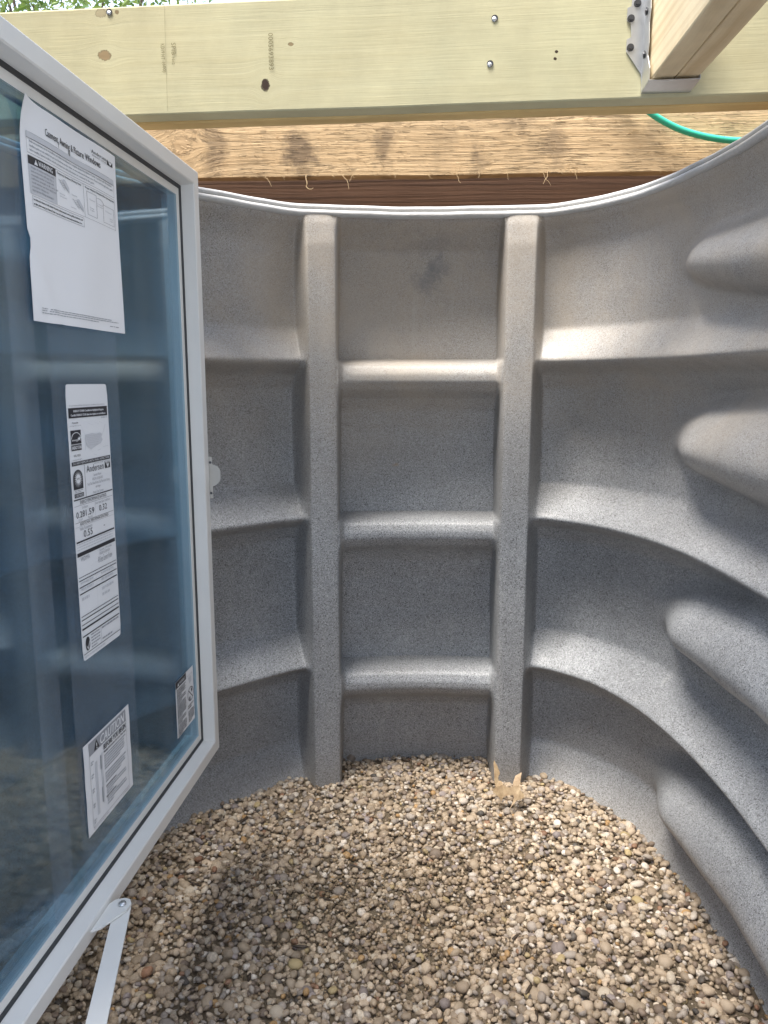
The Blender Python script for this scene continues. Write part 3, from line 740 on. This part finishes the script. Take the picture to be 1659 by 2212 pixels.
L.text('greyink', 'Detach for', .099, .1180, .014, .0026); L.text('greyink', 'operating here', .099, .1225, .018, .0026); L.text('greyink', 'Detached', .131, .1100, .013, .0026); L.text('greyink', 'Lock here', .127, .1330, .013, .0026)
L.box('ink', .1680, .0895, .1900, .1330, .0004); L.box('greyink', .1690, .0905, .1890, .1320, .0002)
L.text('greyink', 'Vertical', .1735, .1040, .012, .0030); L.text('greyink', 'String', .1735, .1190, .009, .0026); L.text('greyink', 'or glass', .1735, .1230, .010, .0026)
L.box('ink', .2060, .1000, .2350, .1340, .0004); L.box('greyink', .2070, .1010, .2340, .1330, .0002); L.text('greyink', 'Horizontal', .2120, .1115, .016, .0030); L.text('greyink', 'String', .2230, .1225, .008, .0026); L.text('greyink', 'or glass', .2230, .1265, .009, .0026)
L.text('greyink', 'As viewed', .1915, .1050, .013, .0026); L.text('greyink', 'from interior', .1910, .1090, .014, .0026)
L.poly('ink', [(.191, .0935), (.199, .0925), (.206, .0960), (.2075, .1000), (.2068, .1000), (.2053, .0964), (.1988, .0931), (.191, .0939)])
L.box('ink', .019, .1430, .158, .1580, .0004)
L.text('ink', 'For information about our wide selection of product enhancements such as grilles, hardware and', .022, .1488, .132, .0032, bold=1); L.text('ink', 'art glass, please contact your Andersen Dealer or see our website at www.andersenwindows.com.', .022, .1550, .130, .0032, bold=1)
L.lines('greyink', .026, .232, (.2245, .2275, .2310), .0013, last=.75); L.lines('greyink', .208, .230, (.2350,), .0014, last=1)
L.done()

# --- energy performance label
P2 = Label('energy_label', 'tall narrow rounded energy rating sticker with a map and 0.28 figures on the glass', 'sticker', .343, .694, .112, .352, M['sticker'], corner=.006)
L = P2
L.wy = list(zip(*((0, 0), (.057, .029), (.083, .0415), (.116, .0565), (.156, .0735), (.195, .0955), (.204, .1005), (.2205, .112), (.259, .1425), (.260, .144), (.268, .151), (.283, .1665), (.2868, .172), (.294, .178), (.3062, .193), (.308, .196), (.3087, .198), (.316, .2105), (.3178, .2155), (.3248, .2225), (.3312, .242), (.3328, .246), (.3352, .2545), (.3372, .263), (.343, .293), (.3445, .2975), (.346, .304), (.3475, .309), (.3488, .319), (.3493, .3205), (.357, .343), (.36, .352))))
L.text('greyink', 'Do not remove until final code inspection. Save label for future reference.', .006, .0530, .096, .0036)
L.rect('ink', .003, .0570, .108, .0830)
L.text('sticker', 'ENERGY STAR® Certified in Highlighted Regions', .015, .0680, .082, .0056, up=.0008, bold=1); L.text('sticker', 'Certifié ENERGY STAR dans les régions en surbrillance', .008, .0785, .094, .0056, up=.0008, bold=1)
L.text('ink', 'Canada', .010, .0980, .016, .0046, bold=1); L.text('greyink', 'energystar.gc.ca', .004, .1050, .029, .0034); L.text('greyink', 'ER/RE 33', .090, .0900, .016, .0044)
L.rect('ink', .005, .1160, .031, .1560); 
arc = [(.018 + .0125 * math.cos(math.pi * k / 14), .1410 - .0190 * math.sin(math.pi * k / 14)) for k in range(15)]; arc2 = [(.018 + .0112 * math.cos(math.pi * k / 14), .1410 - .0172 * math.sin(math.pi * k / 14)) for k in range(15)]
for k in range(14): L.poly('sticker', [arc[k], arc[k + 1], arc2[k + 1], arc2[k]], .0008)
L.text('sticker', 'energy', .0065, .1470, .016, .0060, up=.0008, shear=.15, bold=1)
star = [(.0255 + (.0052 if k % 2 == 0 else .0021) * math.sin(k * math.pi / 5), .1415 - (.0080 if k % 2 == 0 else .0032) * math.cos(k * math.pi / 5)) for k in range(10)]
for k in range(10): L.poly('sticker', [(.0255, .1415), star[k], star[(k + 1) % 10]], .0008)
L.rect('ink', .005, .1580, .031, .1705); L.text('sticker', 'ENERGY STAR', .0060, .1675, .024, .0072, up=.0008, bold=1)
L.text('ink', 'U.S. / E.U.', .010, .1840, .017, .0050, bold=1); L.text('greyink', 'energystar.gov', .006, .1920, .024, .0034)
# the highlighted-regions map: grey regions with thin outlines
mp = [(.042, .133), (.060, .131), (.072, .134), (.084, .132), (.090, .138), (.087, .146), (.090, .155), (.084, .163), (.074, .166), (.064, .170), (.056, .174), (.048, .166), (.043, .158), (.041, .145)]
for k in range(len(mp)): L.poly('palegrey', [(.066, .150), mp[k], mp[(k + 1) % len(mp)]], .0005)
for k, (xa, ya, xb, yb) in enumerate(((.042, .133, .036, .115), (.036, .115, .032, .104), (.09, .138, .096, .120), (.096, .120, .100, .108), (.043, .158, .040, .172), (.056, .174, .062, .185), (.062, .185, .070, .188), (.084, .163, .090, .172), (.09, .172, .104, .171), (.074, .178, .084, .176), (.052, .100, .066, .108), (.07, .099, .082, .106), (.082, .098, .092, .104))):
    L.poly('palegrey', [(xa, ya), (xb, yb), (xb + .0006, yb + .0008), (xa + .0006, ya + .0008)])
for k in range(6): L.rect('greyink', .044 + k * .0013, .138 + k * .005, .086 - k * .002, .1383 + k * .005, .0007)
L.rect('ink', .003, .1950, .109, .2040); L.text('sticker', 'DO NOT REMOVE UNTIL FINAL INSPECTION', .006, .2015, .099, .0050, up=.0008)
L.text('ink', 'Andersen', .040, .2205, .048, .0130); L.text('greyink', 'WINDOWS • DOORS', .062, .2075, .026, .0022)
L.rect('ink', .092, .2065, .108, .2205); L.poly('sticker', [(.0925, .2068), (.1075, .2068), (.100, .2200)], .0008); L.text('ink', 'AW', .0955, .2130, .009, .0052, up=.0010, bold=1)
for k, tx in enumerate((('Casement Window', .058, .022), ('AND-N-1-01250-00001', .054, .030), ('Vinyl Clad Wood Frame, Dual Pane Low E Glazing', .040, .064), ('with Argon', .062, .014), ('Product Type: Casement', .054, .030))): L.text('greyink', tx[0], tx[1], .2290 + k * .0066 + (.002 if k == 4 else 0), tx[2], .0046)
cx_, cy_ = .0165, .2270
dome = [(cx_ + .0125 * math.cos(math.pi * k / 16), cy_ - .0155 * math.sin(math.pi * k / 16)) for k in range(17)]
L.poly('ink', [(cx_ + .0125, .2435), *dome, (cx_ - .0125, .2435)][::1])
for k in range(20):
    a = k * 2 * math.pi / 20; L.poly('sticker', [(cx_ + .0050 * math.cos(a - .13), cy_ + .0065 * math.sin(a - .13)), (cx_ + .0115 * math.cos(a), cy_ + .0145 * math.sin(a)), (cx_ + .0050 * math.cos(a + .13), cy_ + .0065 * math.sin(a + .13))], .0008)
L.poly('sticker', [(cx_ + .0056 * math.cos(k * math.pi / 8), cy_ + .0072 * math.sin(k * math.pi / 8)) for k in range(16)], .0008); L.text('ink', 'NFRC', cx_ - .0042, cy_ + .0014, .0084, .0030, up=.0010)
L.lines('greyink', .006, .028, (.2450, .2475), .0010, last=.8); L.rect('ink', .005, .2500, .029, .2565); L.text('sticker', 'CERTIFIED', .0065, .2552, .021, .0040, up=.0008)
L.rect('ink', .0345, .2050, .0352, .2590); L.rect('ink', .002, .2590, .110, .2600)
L.text('ink', 'ENERGY PERFORMANCE RATINGS', .018, .2665, .073, .0052); L.rect('ink', .002, .2680, .110, .2683); L.rect('greyink', .0570, .2685, .0573, .2860)
L.text('greyink', 'U-Factor', .022, .2730, .016, .0034); L.text('greyink', 'Solar Heat Gain Coefficient', .058, .2730, .044, .0034)
L.text('ink', '0.28', .006, .2830, .022, .0078); L.text('ink', '1.59', .031, .2830, .023, .0078); L.text('ink', '0.32', .068, .2830, .023, .0078)
L.text('greyink', 'U.S./I-P', .011, .2862, .010, .0022); L.text('greyink', 'Metric/SI', .036, .2862, .012, .0022); L.rect('ink', .002, .2868, .110, .2873)
L.text('ink', 'ADDITIONAL PERFORMANCE RATINGS', .014, .2925, .080, .0046); L.rect('ink', .002, .2938, .110, .2940); L.text('greyink', 'Visible Transmittance', .012, .2980, .034, .0034); L.text('ink', '0.55', .022, .3062, .024, .0072); L.rect('ink', .078, .3015, .082, .3022)
L.rect('ink', .002, .3080, .109, .3087)
for k in range(3): L.lines('palegrey', .003, .108, (.3095 + k * .0020,), .0008, last=.95)
L.rect('ink', .002, .3160, .109, .3178)
L.text('greyink', 'WDMA', .010, .3248, .024, .0058); L.text('greyink', 'License 129-H-862', .062, .3222, .036, .0030); L.text('greyink', 'Andersen Corporation', .060, .3256, .032, .0028); L.text('greyink', '400 Series Casement Window', .056, .3288, .042, .0028)
for yy in (.3312, .3328, .3352, .3372, .3430, .3445, .3460, .3475): L.rect('ink', .002, yy, .109, yy + .0003)
L.lines('palegrey', .006, .040, (.3336, .3358, .3384), .0008); L.lines('palegrey', .062, .100, (.3336, .3358, .3384, .3400), .0008); L.rect('palegrey', .0480, .3312, .0483, .3475)
L.rect('ink', .002, .3488, .109, .3493); L.rect('ink', .052, .3493, .0524, .3570); L.rect('ink', .002, .3570, .109, .3573)
L.poly('ink', [(.014 + .0060 * math.cos(k * math.pi / 10), .3532 + .0032 * math.sin(k * math.pi / 10)) for k in range(20)]); L.poly('sticker', [(.009, .3532), (.0135, .3550), (.0220, .3502), (.0232, .3506), (.0135, .3560)], .0008)
L.lines('greyink', .024, .050, (.3500, .3514, .3528, .3542, .3556), .0007); L.lines('greyink', .055, .106, (.3500, .3552), .0009); L.lines('palegrey', .004, .100, (.3582,), .0008)
L.done()

# --- caution label
P3 = Label('caution_label', 'white CAUTION sticker with a grey heading, low on the glass', 'sticker', .326, .2330, .1385, .1270, M['sticker'], wave=lambda x, y: .0003 + .0004 * math.sin(y * 60) ** 2)
L = P3
L.wy = list(zip(*((0, 0), (.006, .0025), (.030, .0200), (.039, .0295), (.044, .0345), (.121, .1205), (.129, .127))))
L.wx = list(zip(*((0, 0), (.013, .0135), (.133, .126), (.1415, .1385))))
L.rect('greyink', .013, .0060, .1330, .0300); L.poly('ink', [(.0270, .0275), (.0440, .0275), (.0355, .0085)], .0008); L.text('sticker', '!', .0342, .0262, None, .0110, up=.0011, bold=2)
L.text('sticker', 'CAUTION', .0450, .0265, .0790, .0170, up=.0008, shear=.2, bold=3)
L.box('ink', .013, .0060, .1330, .1210, .0004)
L.text('ink', 'BEFORE YOU BEGIN', .0560, .0390, .0740, .0072, bold=2); L.text('ink', 'Mulling Information For Less Than Steel', .0560, .0440, .0740, .0034, bold=1)
for q, n_ in ((.0470, 6), (.0705, 4)): L.lines('greyink', .0565, .1290, [q + k * .0034 for k in range(n_)], .0019, last=.7)
for q in (.0870, .1010):
    L.lines('ink', .0565, .0900, (q,), .0020, last=1); L.lines('greyink', .0590, .1290, [q + .0034 * (k + 1) for k in range(3)], .0018, last=.3)
L.rect('palegrey', .0280, .0440, .0350, .1120); L.rect('greyink', .0440, .0420, .0475, .0600); L.rect('greyink', .0460, .0600, .0470, .0830); L.rect('greyink', .0440, .0830, .0475, .1030); L.rect('palegrey', .0490, .0400, .0510, .1060)
for k, q in enumerate((.0390, .0560, .0740, .0930, .1130)): L.lines('greyink', .0160, .0240, (q, q + .003), .0016, last=.7)
L.lines('greyink', .013, .060, (.1235,), .0012, last=1); L.lines('greyink', .108, .133, (.1235,), .0012, last=1)
L.done()
# --- small warning label
P4 = Label('warning_label', 'small two-column warning sticker in the lower corner of the glass near the stile', 'sticker', .6495, .190, .0875, .1010, M['sticker'])
L = P4
L.rect('ink', .0, .0, .0500, .0120); L.poly('sticker', [(.008, .0095), (.015, .0095), (.0115, .0030)], .0008); L.text('sticker', 'WARNING', .0170, .0092, .0260, .0055, up=.0008)
for q, n_ in ((.0150, 5), (.0320, 3), (.0425, 8), (.0700, 3), (.0810, 6)): L.lines('ink', .0040, .0480, [q + k * .0033 for k in range(n_)], .0020, last=.5)
L.rect('greyink', .0520, .0, .0523, .100)
pts = [(.070 + .0150 * math.cos(k * math.pi / 16), .0470 + .0130 * math.sin(k * math.pi / 16)) for k in range(33)]; p2 = [(.070 + .0134 * math.cos(k * math.pi / 16), .0470 + .0116 * math.sin(k * math.pi / 16)) for k in range(33)]
for k in range(32): L.poly('ink', [pts[k], pts[k + 1], p2[k + 1], p2[k]])
L.poly('ink', [(.0590, .0385), (.0605, .0375), (.0810, .0555), (.0798, .0567)]); L.poly('ink', [(.072, .040), (.077, .037), (.079, .043), (.075, .046)]); L.poly('ink', [(.062, .052), (.067, .050), (.068, .058), (.063, .057)])
L.rect('greyink', .055, .010, .080, .0106); L.rect('greyink', .080, .010, .0806, .030); L.poly('palegrey', [(.060, .014), (.074, .013), (.077, .024), (.066, .027)])
L.lines('ink', .0550, .0840, (.0650, .0690), .0022, last=.6); L.lines('ink', .0550, .0860, [.0760 + k * .0036 for k in range(6)], .0020, last=.5)
L.done()

# ------------------------------------------------------------------ deck framing
header = empty('deck_header'); header.matrix_world = HM @ Matrix.Translation((0, 0, .478))
tag(header, 'pale greenish pine double header board spanning above the window well', 'timber beam')
def board(name, L0, L1, y0, y1, z0, z1, mat, parent, bev=.003, wob=.0012, n=40):
    """sawn board with eased edges and a slightly wavy surface; x along the grain"""
    pr = [(y0 + bev, z0), (y1 - bev, z0), (y1 - bev * .3, z0 + bev * .3), (y1, z0 + bev), (y1, z1 - bev), (y1 - bev * .3, z1 - bev * .3), (y1 - bev, z1), (y0 + bev, z1), (y0 + bev * .3, z1 - bev * .3), (y0, z1 - bev), (y0, z0 + bev), (y0 + bev * .3, z0 + bev * .3)]
    V = []; F = []; m = len(pr)
    for i in range(n + 1):
        x = L0 + (L1 - L0) * i / n
        for (yy, zz) in pr:
            V.append((x, yy + wob * mnoise.noise((x * 2.3, zz * 9, y0 * 50)), zz + wob * mnoise.noise((x * 3.1, yy * 30, z0 * 50 + 7))))
    for i in range(n):
        for k in range(m): F.append((i * m + k, (i + 1) * m + k, (i + 1) * m + (k + 1) % m, i * m + (k + 1) % m))
    F.append(tuple(range(m))); F.append(tuple(reversed(range(n * m, (n + 1) * m))))
    bm = bmesh.new(); bv = [bm.verts.new(v) for v in V]
    for f in F: bm.faces.new([bv[i] for i in f])
    return bm_obj(name, bm, mat, parent)
b1 = board('board', -2.6, 2.6, 0, .038, 0, .183, M['pine'], header, n=80)
b2 = board('board', -2.6, 2.6, .0392, .0772, -.0018, .1815, M['pine2'], header, n=80)
def on_face(name, parts, mat, parent, yoff=-.0012):
    V = []; F = []
    for v, f in parts:
        b = len(V); V += [(p[0], yoff, p[1]) for p in v]; F += [tuple(i + b for i in q) for q in f]
    return mesh_obj(name, V, F, mat, parent)
M['stamp'] = plain('faint stamp ink', (.24, .21, .11), .8)
M['pencil'] = plain('pencil mark', (.33, .30, .19), .8)
def vtext(txt, x, ztop, length, h):           # reads downwards
    v, f = text_mesh(txt); mn, mx = v.min(0), v.max(0)
    return [(x + p[1] / .7 * h, ztop - (p[0] - mn[0]) * length / (mx[0] - mn[0])) for p in v], f
on_face('number_stamp', [vtext('0005693893', -.0135, .128, .060, .0085)], M['stamp'], header)
on_face('grade_stamp', [vtext('SPIB', -.190, .119, .020, .008), vtext('No.2', -.190, .095, .012, .005), vtext('KD19 HT', -.2095, .118, .026, .007), vtext('(600)', -.2075, .088, .017, .006)], M['stamp'], header)
on_face('pencil_line', [([(-.2000, .181), (-.1995, .181), (-.2018, .006), (-.2023, .006)], [(0, 3, 2, 1)])], M['pencil'], header)
for (x, z) in ((.3805, .134), (.3743, .0625), (-.302, .1725)):
    bm = bmesh.new(); bmesh.ops.create_cone(bm, cap_ends=True, segments=14, radius1=.0044, radius2=.0038, depth=.002, matrix=Matrix.Translation((x, -.0008, z)) @ Matrix.Rotation(R(90), 4, 'X'))
    bm_obj('nail', bm, M['steel'], header, True)
    bm = bmesh.new(); bmesh.ops.create_cone(bm, cap_ends=True, segments=14, radius1=.0056, radius2=.0056, depth=.0006, matrix=Matrix.Translation((x + .0006, -.0013, z + .0014)) @ Matrix.Rotation(R(90), 4, 'X'))
    bm_obj('nail_hole', bm, M['screw'], header)

joist = empty('deck_joist'); joist.matrix_world = HM @ Matrix.Translation((.671, -.003, .4905)) @ Matrix.Rotation(R(-90 + 3.0), 4, 'Z')
tag(joist, 'doubled fresh pine deck joist carried by a steel hanger on the header', 'joist')
board('board', 0.0005, .878, -.0375, -.0005, 0, .184, M['joist'], joist, n=16)
board('board', 0.0005, .878, .0005, .0375, .0006, .1846, M['joist'], joist, n=16)

hang = empty('joist_hanger'); hang.matrix_world = HM @ Matrix.Translation((.671, 0, .487))
tag(hang, 'galvanised steel joist hanger screwed to the pale header board', 'bracket')
fl = [(-.0400, .004), (-.0425, .0293), (-.0684, .0652), (-.0682, .0842), (-.0612, .0872), (-.0631, .1083), (-.0696, .1125), (-.0693, .1327), (-.0628, .1350), (-.0617, .165), (-.0400, .165)]
bm_obj('flange', prism(fl, -.0030, -.0012, lambda u, v, d: (u, d, v)), M['steel'], hang)
bm_obj('flange', prism([(-u, v) for u, v in fl], -.0030, -.0012, lambda u, v, d: (u, d, v)), M['steel'], hang)
for sg in (-1, 1):
    sp_ = [(-.0012, 0), (-.060, .000), (-.060, .018), (-.040, .045), (-.046, .060), (-.040, .095), (-.047, .112), (-.040, .150), (-.040, .165), (-.0012, .165)]
    bm_obj('side_plate', prism(sp_, sg * .0395, sg * .0408, lambda u, v, d: (d - .0008 * 0, u, v)), M['steel'], hang)
bm_obj('seat', bm_box(-.0408, .0408, -.061, -.0012, -.0022, -.0006, .0004, 1), M['steel'], hang)
def screw(x, y, z, ax, par):
    bm = bmesh.new(); mt = Matrix.Translation((x, y, z)) @ Matrix.Rotation(R(90), 4, ax)
    bmesh.ops.create_cone(bm, cap_ends=True, segments=6, radius1=.0036, radius2=.0034, depth=.0042, matrix=mt)
    bmesh.ops.create_cone(bm, cap_ends=True, segments=16, radius1=.0062, radius2=.0058, depth=.0014, matrix=mt)
    bm_obj('screw', bm, M['screw'], par)
for (x, z) in ((-.0534, .139), (-.063, .116), (-.0617, .071)): screw(x, -.0040, z, 'X', hang); screw(-x, -.0040, z, 'X', hang)
for (y, z) in ((-.022, .052), (-.022, .118)): screw(-.0422, y, z, 'Y', hang)

rough = empty('rough_sawn_board'); rough.matrix_world = Matrix.Translation((0, 2.25, CZ + .561)) @ Matrix.Rotation(R(-3.0), 4, 'Z')
tag(rough, 'rough-sawn tan board with dark stains and torn fibres behind the window well rim', 'board')
rb = board('board', -2.6, 2.6, 0, .040, 0, .235, M['rough'], rough, bev=.002, wob=.003, n=120)
# raised torn fibres, and loose strands hanging under the lower edge
bm = bmesh.new()
for k in range(420):
    x = rng.uniform(-.62, .95); z = rng.uniform(.0, .14) if k < 360 else rng.uniform(-.001, .006)
    ln = rng.uniform(.004, .016); a = rng.normal(0, .5); p = [Vector((x, -.001, z))]
    for q in range(1, 4): p.append(p[-1] + Vector((math.cos(a) * ln / 3, -rng.uniform(.0002, .0022), math.sin(a) * ln / 3))); a += rng.normal(0, .7)
    tube(bm, p, rng.uniform(.00025, .0006), 4, lambda t: 1 - .7 * t)
for (x, ln, r) in ((-.215, .055, .0016), (-.115, .045, .0010), (-.145, .012, .001), (-.085, .022, .0009), (.20, .030, .001), (.335, .020, .0008), (.43, .045, .0008), (.445, .035, .0010), (.52, .022, .0008), (-.33, .035, .0009), (.12, .02, .0008), (.03, .012, .001), (.26, .014, .001)):
    a = -1.4 + rng.normal(0, .35); p = [Vector((x, -.001, .004))]
    for q in range(9):
        p.append(p[-1] + Vector((math.cos(a), -.12 * rng.random(), math.sin(a))) * ln / 9); a += rng.normal(.06, .30)
    tube(bm, p, r, 5, lambda t: 1 - .6 * t)
fb = bm_obj('wood_fibers', bm, M['fiber'], rough); fb['kind'] = 'stuff'
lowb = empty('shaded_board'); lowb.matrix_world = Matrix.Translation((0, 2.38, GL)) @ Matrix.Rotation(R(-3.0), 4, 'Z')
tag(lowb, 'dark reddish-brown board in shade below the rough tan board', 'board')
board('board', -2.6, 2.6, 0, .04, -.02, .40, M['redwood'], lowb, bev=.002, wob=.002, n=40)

# green hose hanging in front of the rough board
bm = bmesh.new(); hp = catmull([(.50, .80), (.56, .735), (.628, .662), (.70, .617), (.775, .592), (.86, .580), (.95, .585), (1.05, .61), (1.2, .68)], 8)
tube(bm, [(x * 1.083, 2.19 - .055 * (x - .5), z * 1.083 + CZ) for x, z in hp], .0085, 12)
hs = bm_obj('garden_hose', bm, M['hose'], None, True); tag(hs, 'bright green hose curving down in front of the rough tan board', 'hose')

# ------------------------------------------------------------------ oak leaf, twig
LO = [(290, 195), (335, 270), (385, 380), (362, 450), (372, 505), (415, 512), (440, 600), (490, 680), (540, 697), (575, 660), (598, 560), (628, 420), (715, 355), (705, 450), (690, 560), (690, 660), (715, 760), (700, 810), (640, 870), (570, 950), (500, 1060), (470, 1100), (500, 1020), (538, 900), (530, 850), (450, 820), (380, 835), (330, 940), (300, 860), (252, 765), (232, 740), (262, 690), (300, 650), (302, 550), (298, 450), (280, 330), (270, 260)]
k = .134 / 905.
bm = bmesh.new(); lv = []
def leaf_p(u, v, d):
    x = (u - 470) * k; h = (1100 - v) * k; lob = math.exp(-((abs(x) - .022) / .010) ** 2)
    return (x + .004 * math.sin(h * 60), h * .60 - 9. * x * x + .006 * math.sin(h * 45 + 1) + d, h * .62 + .004 * math.sin(x * 160) - .010 * lob * max(0, h - .06) * 4)
for (u, v) in LO: lv.append(bm.verts.new(leaf_p(u, v, 0)))
bm.faces.new(lv)
bmesh.ops.triangulate(bm, faces=bm.faces[:]); bmesh.ops.subdivide_edges(bm, edges=bm.edges[:], cuts=1, use_grid_fill=True)
g_ = bmesh.ops.solidify(bm, geom=bm.faces[:], thickness=.0006)
lf = bm_obj('oak_leaf', bm, M['dryleaf'], None, False); lf.location = (.284, 1.612, .017); lf.rotation_euler = (0, 0, .05)
tag(lf, 'dry tan lobed oak leaf lying against the foot of a ladder rail', 'leaf')
bm = bmesh.new(); tube(bm, [(.276, 1.628, .036), (.31, 1.640, .036), (.345, 1.645, .028), (.375, 1.64, .022)], .0008, 5)
tw = bm_obj('twig', bm, M['twig'], None); tag(tw, 'thin brown stem lying across the oak leaf and pale pebbles', 'twig')

# ------------------------------------------------------------------ shrub beyond the deck
bush = empty('shrub', (-1.75, 4.6, GL)); tag(bush, 'leafy green shrub growing beyond the pine header', 'shrub')
M['leafg'] = mat_leaf('shrub leaves', (.08, .17, .03), (.28, .38, .10)); M['bark'] = plain('shrub bark', (.12, .085, .06), .8)
bm = bmesh.new()
stems = []
for q in range(9):
    a = q * 2.4; tip = Vector((math.cos(a) * rng.uniform(.2, .75), math.sin(a) * rng.uniform(.2, .6), rng.uniform(1.5, 2.3)))
    pts_ = [Vector((0, 0, -.02)) + tip * t_ + Vector((0, 0, .15 * math.sin(t_ * 3))) + Vector((rng.normal(0, .02), rng.normal(0, .02), 0)) for t_ in (0, .2, .4, .6, .8, 1)]
    tube(bm, pts_, .022, 6, lambda t: 1 - .8 * t); stems.append(pts_)
bm_obj('stem', bm, M['bark'], bush)
V = []; F = []; T = []
cl = [Vector((rng.normal(0, .42), rng.normal(0, .36), rng.uniform(.7, 2.5))) for _ in range(70)]
for q in range(9000):
    c = cl[rng.integers(len(cl))] + Vector(rng.normal(0, .13, 3)); ln = rng.uniform(.03, .06); wd = ln * .42
    e = Vector(rng.normal(0, 1, 3)).normalized(); f_ = e.cross(Vector(rng.normal(0, 1, 3))).normalized(); b = len(V)
    nrm = e.cross(f_)
    V += [c - e * ln * .5, c - f_ * wd * .5 + nrm * .004, c + e * ln * .5, c + f_ * wd * .5 + nrm * .004]; F += [(b, b + 1, b + 2), (b, b + 2, b + 3)]; T += [rng.random()] * 4
lo = mesh_obj('crown', V, F, M['leafg'], bush)
lo.data.attributes.new('tint', 'FLOAT', 'POINT').data.foreach_set('value', T)
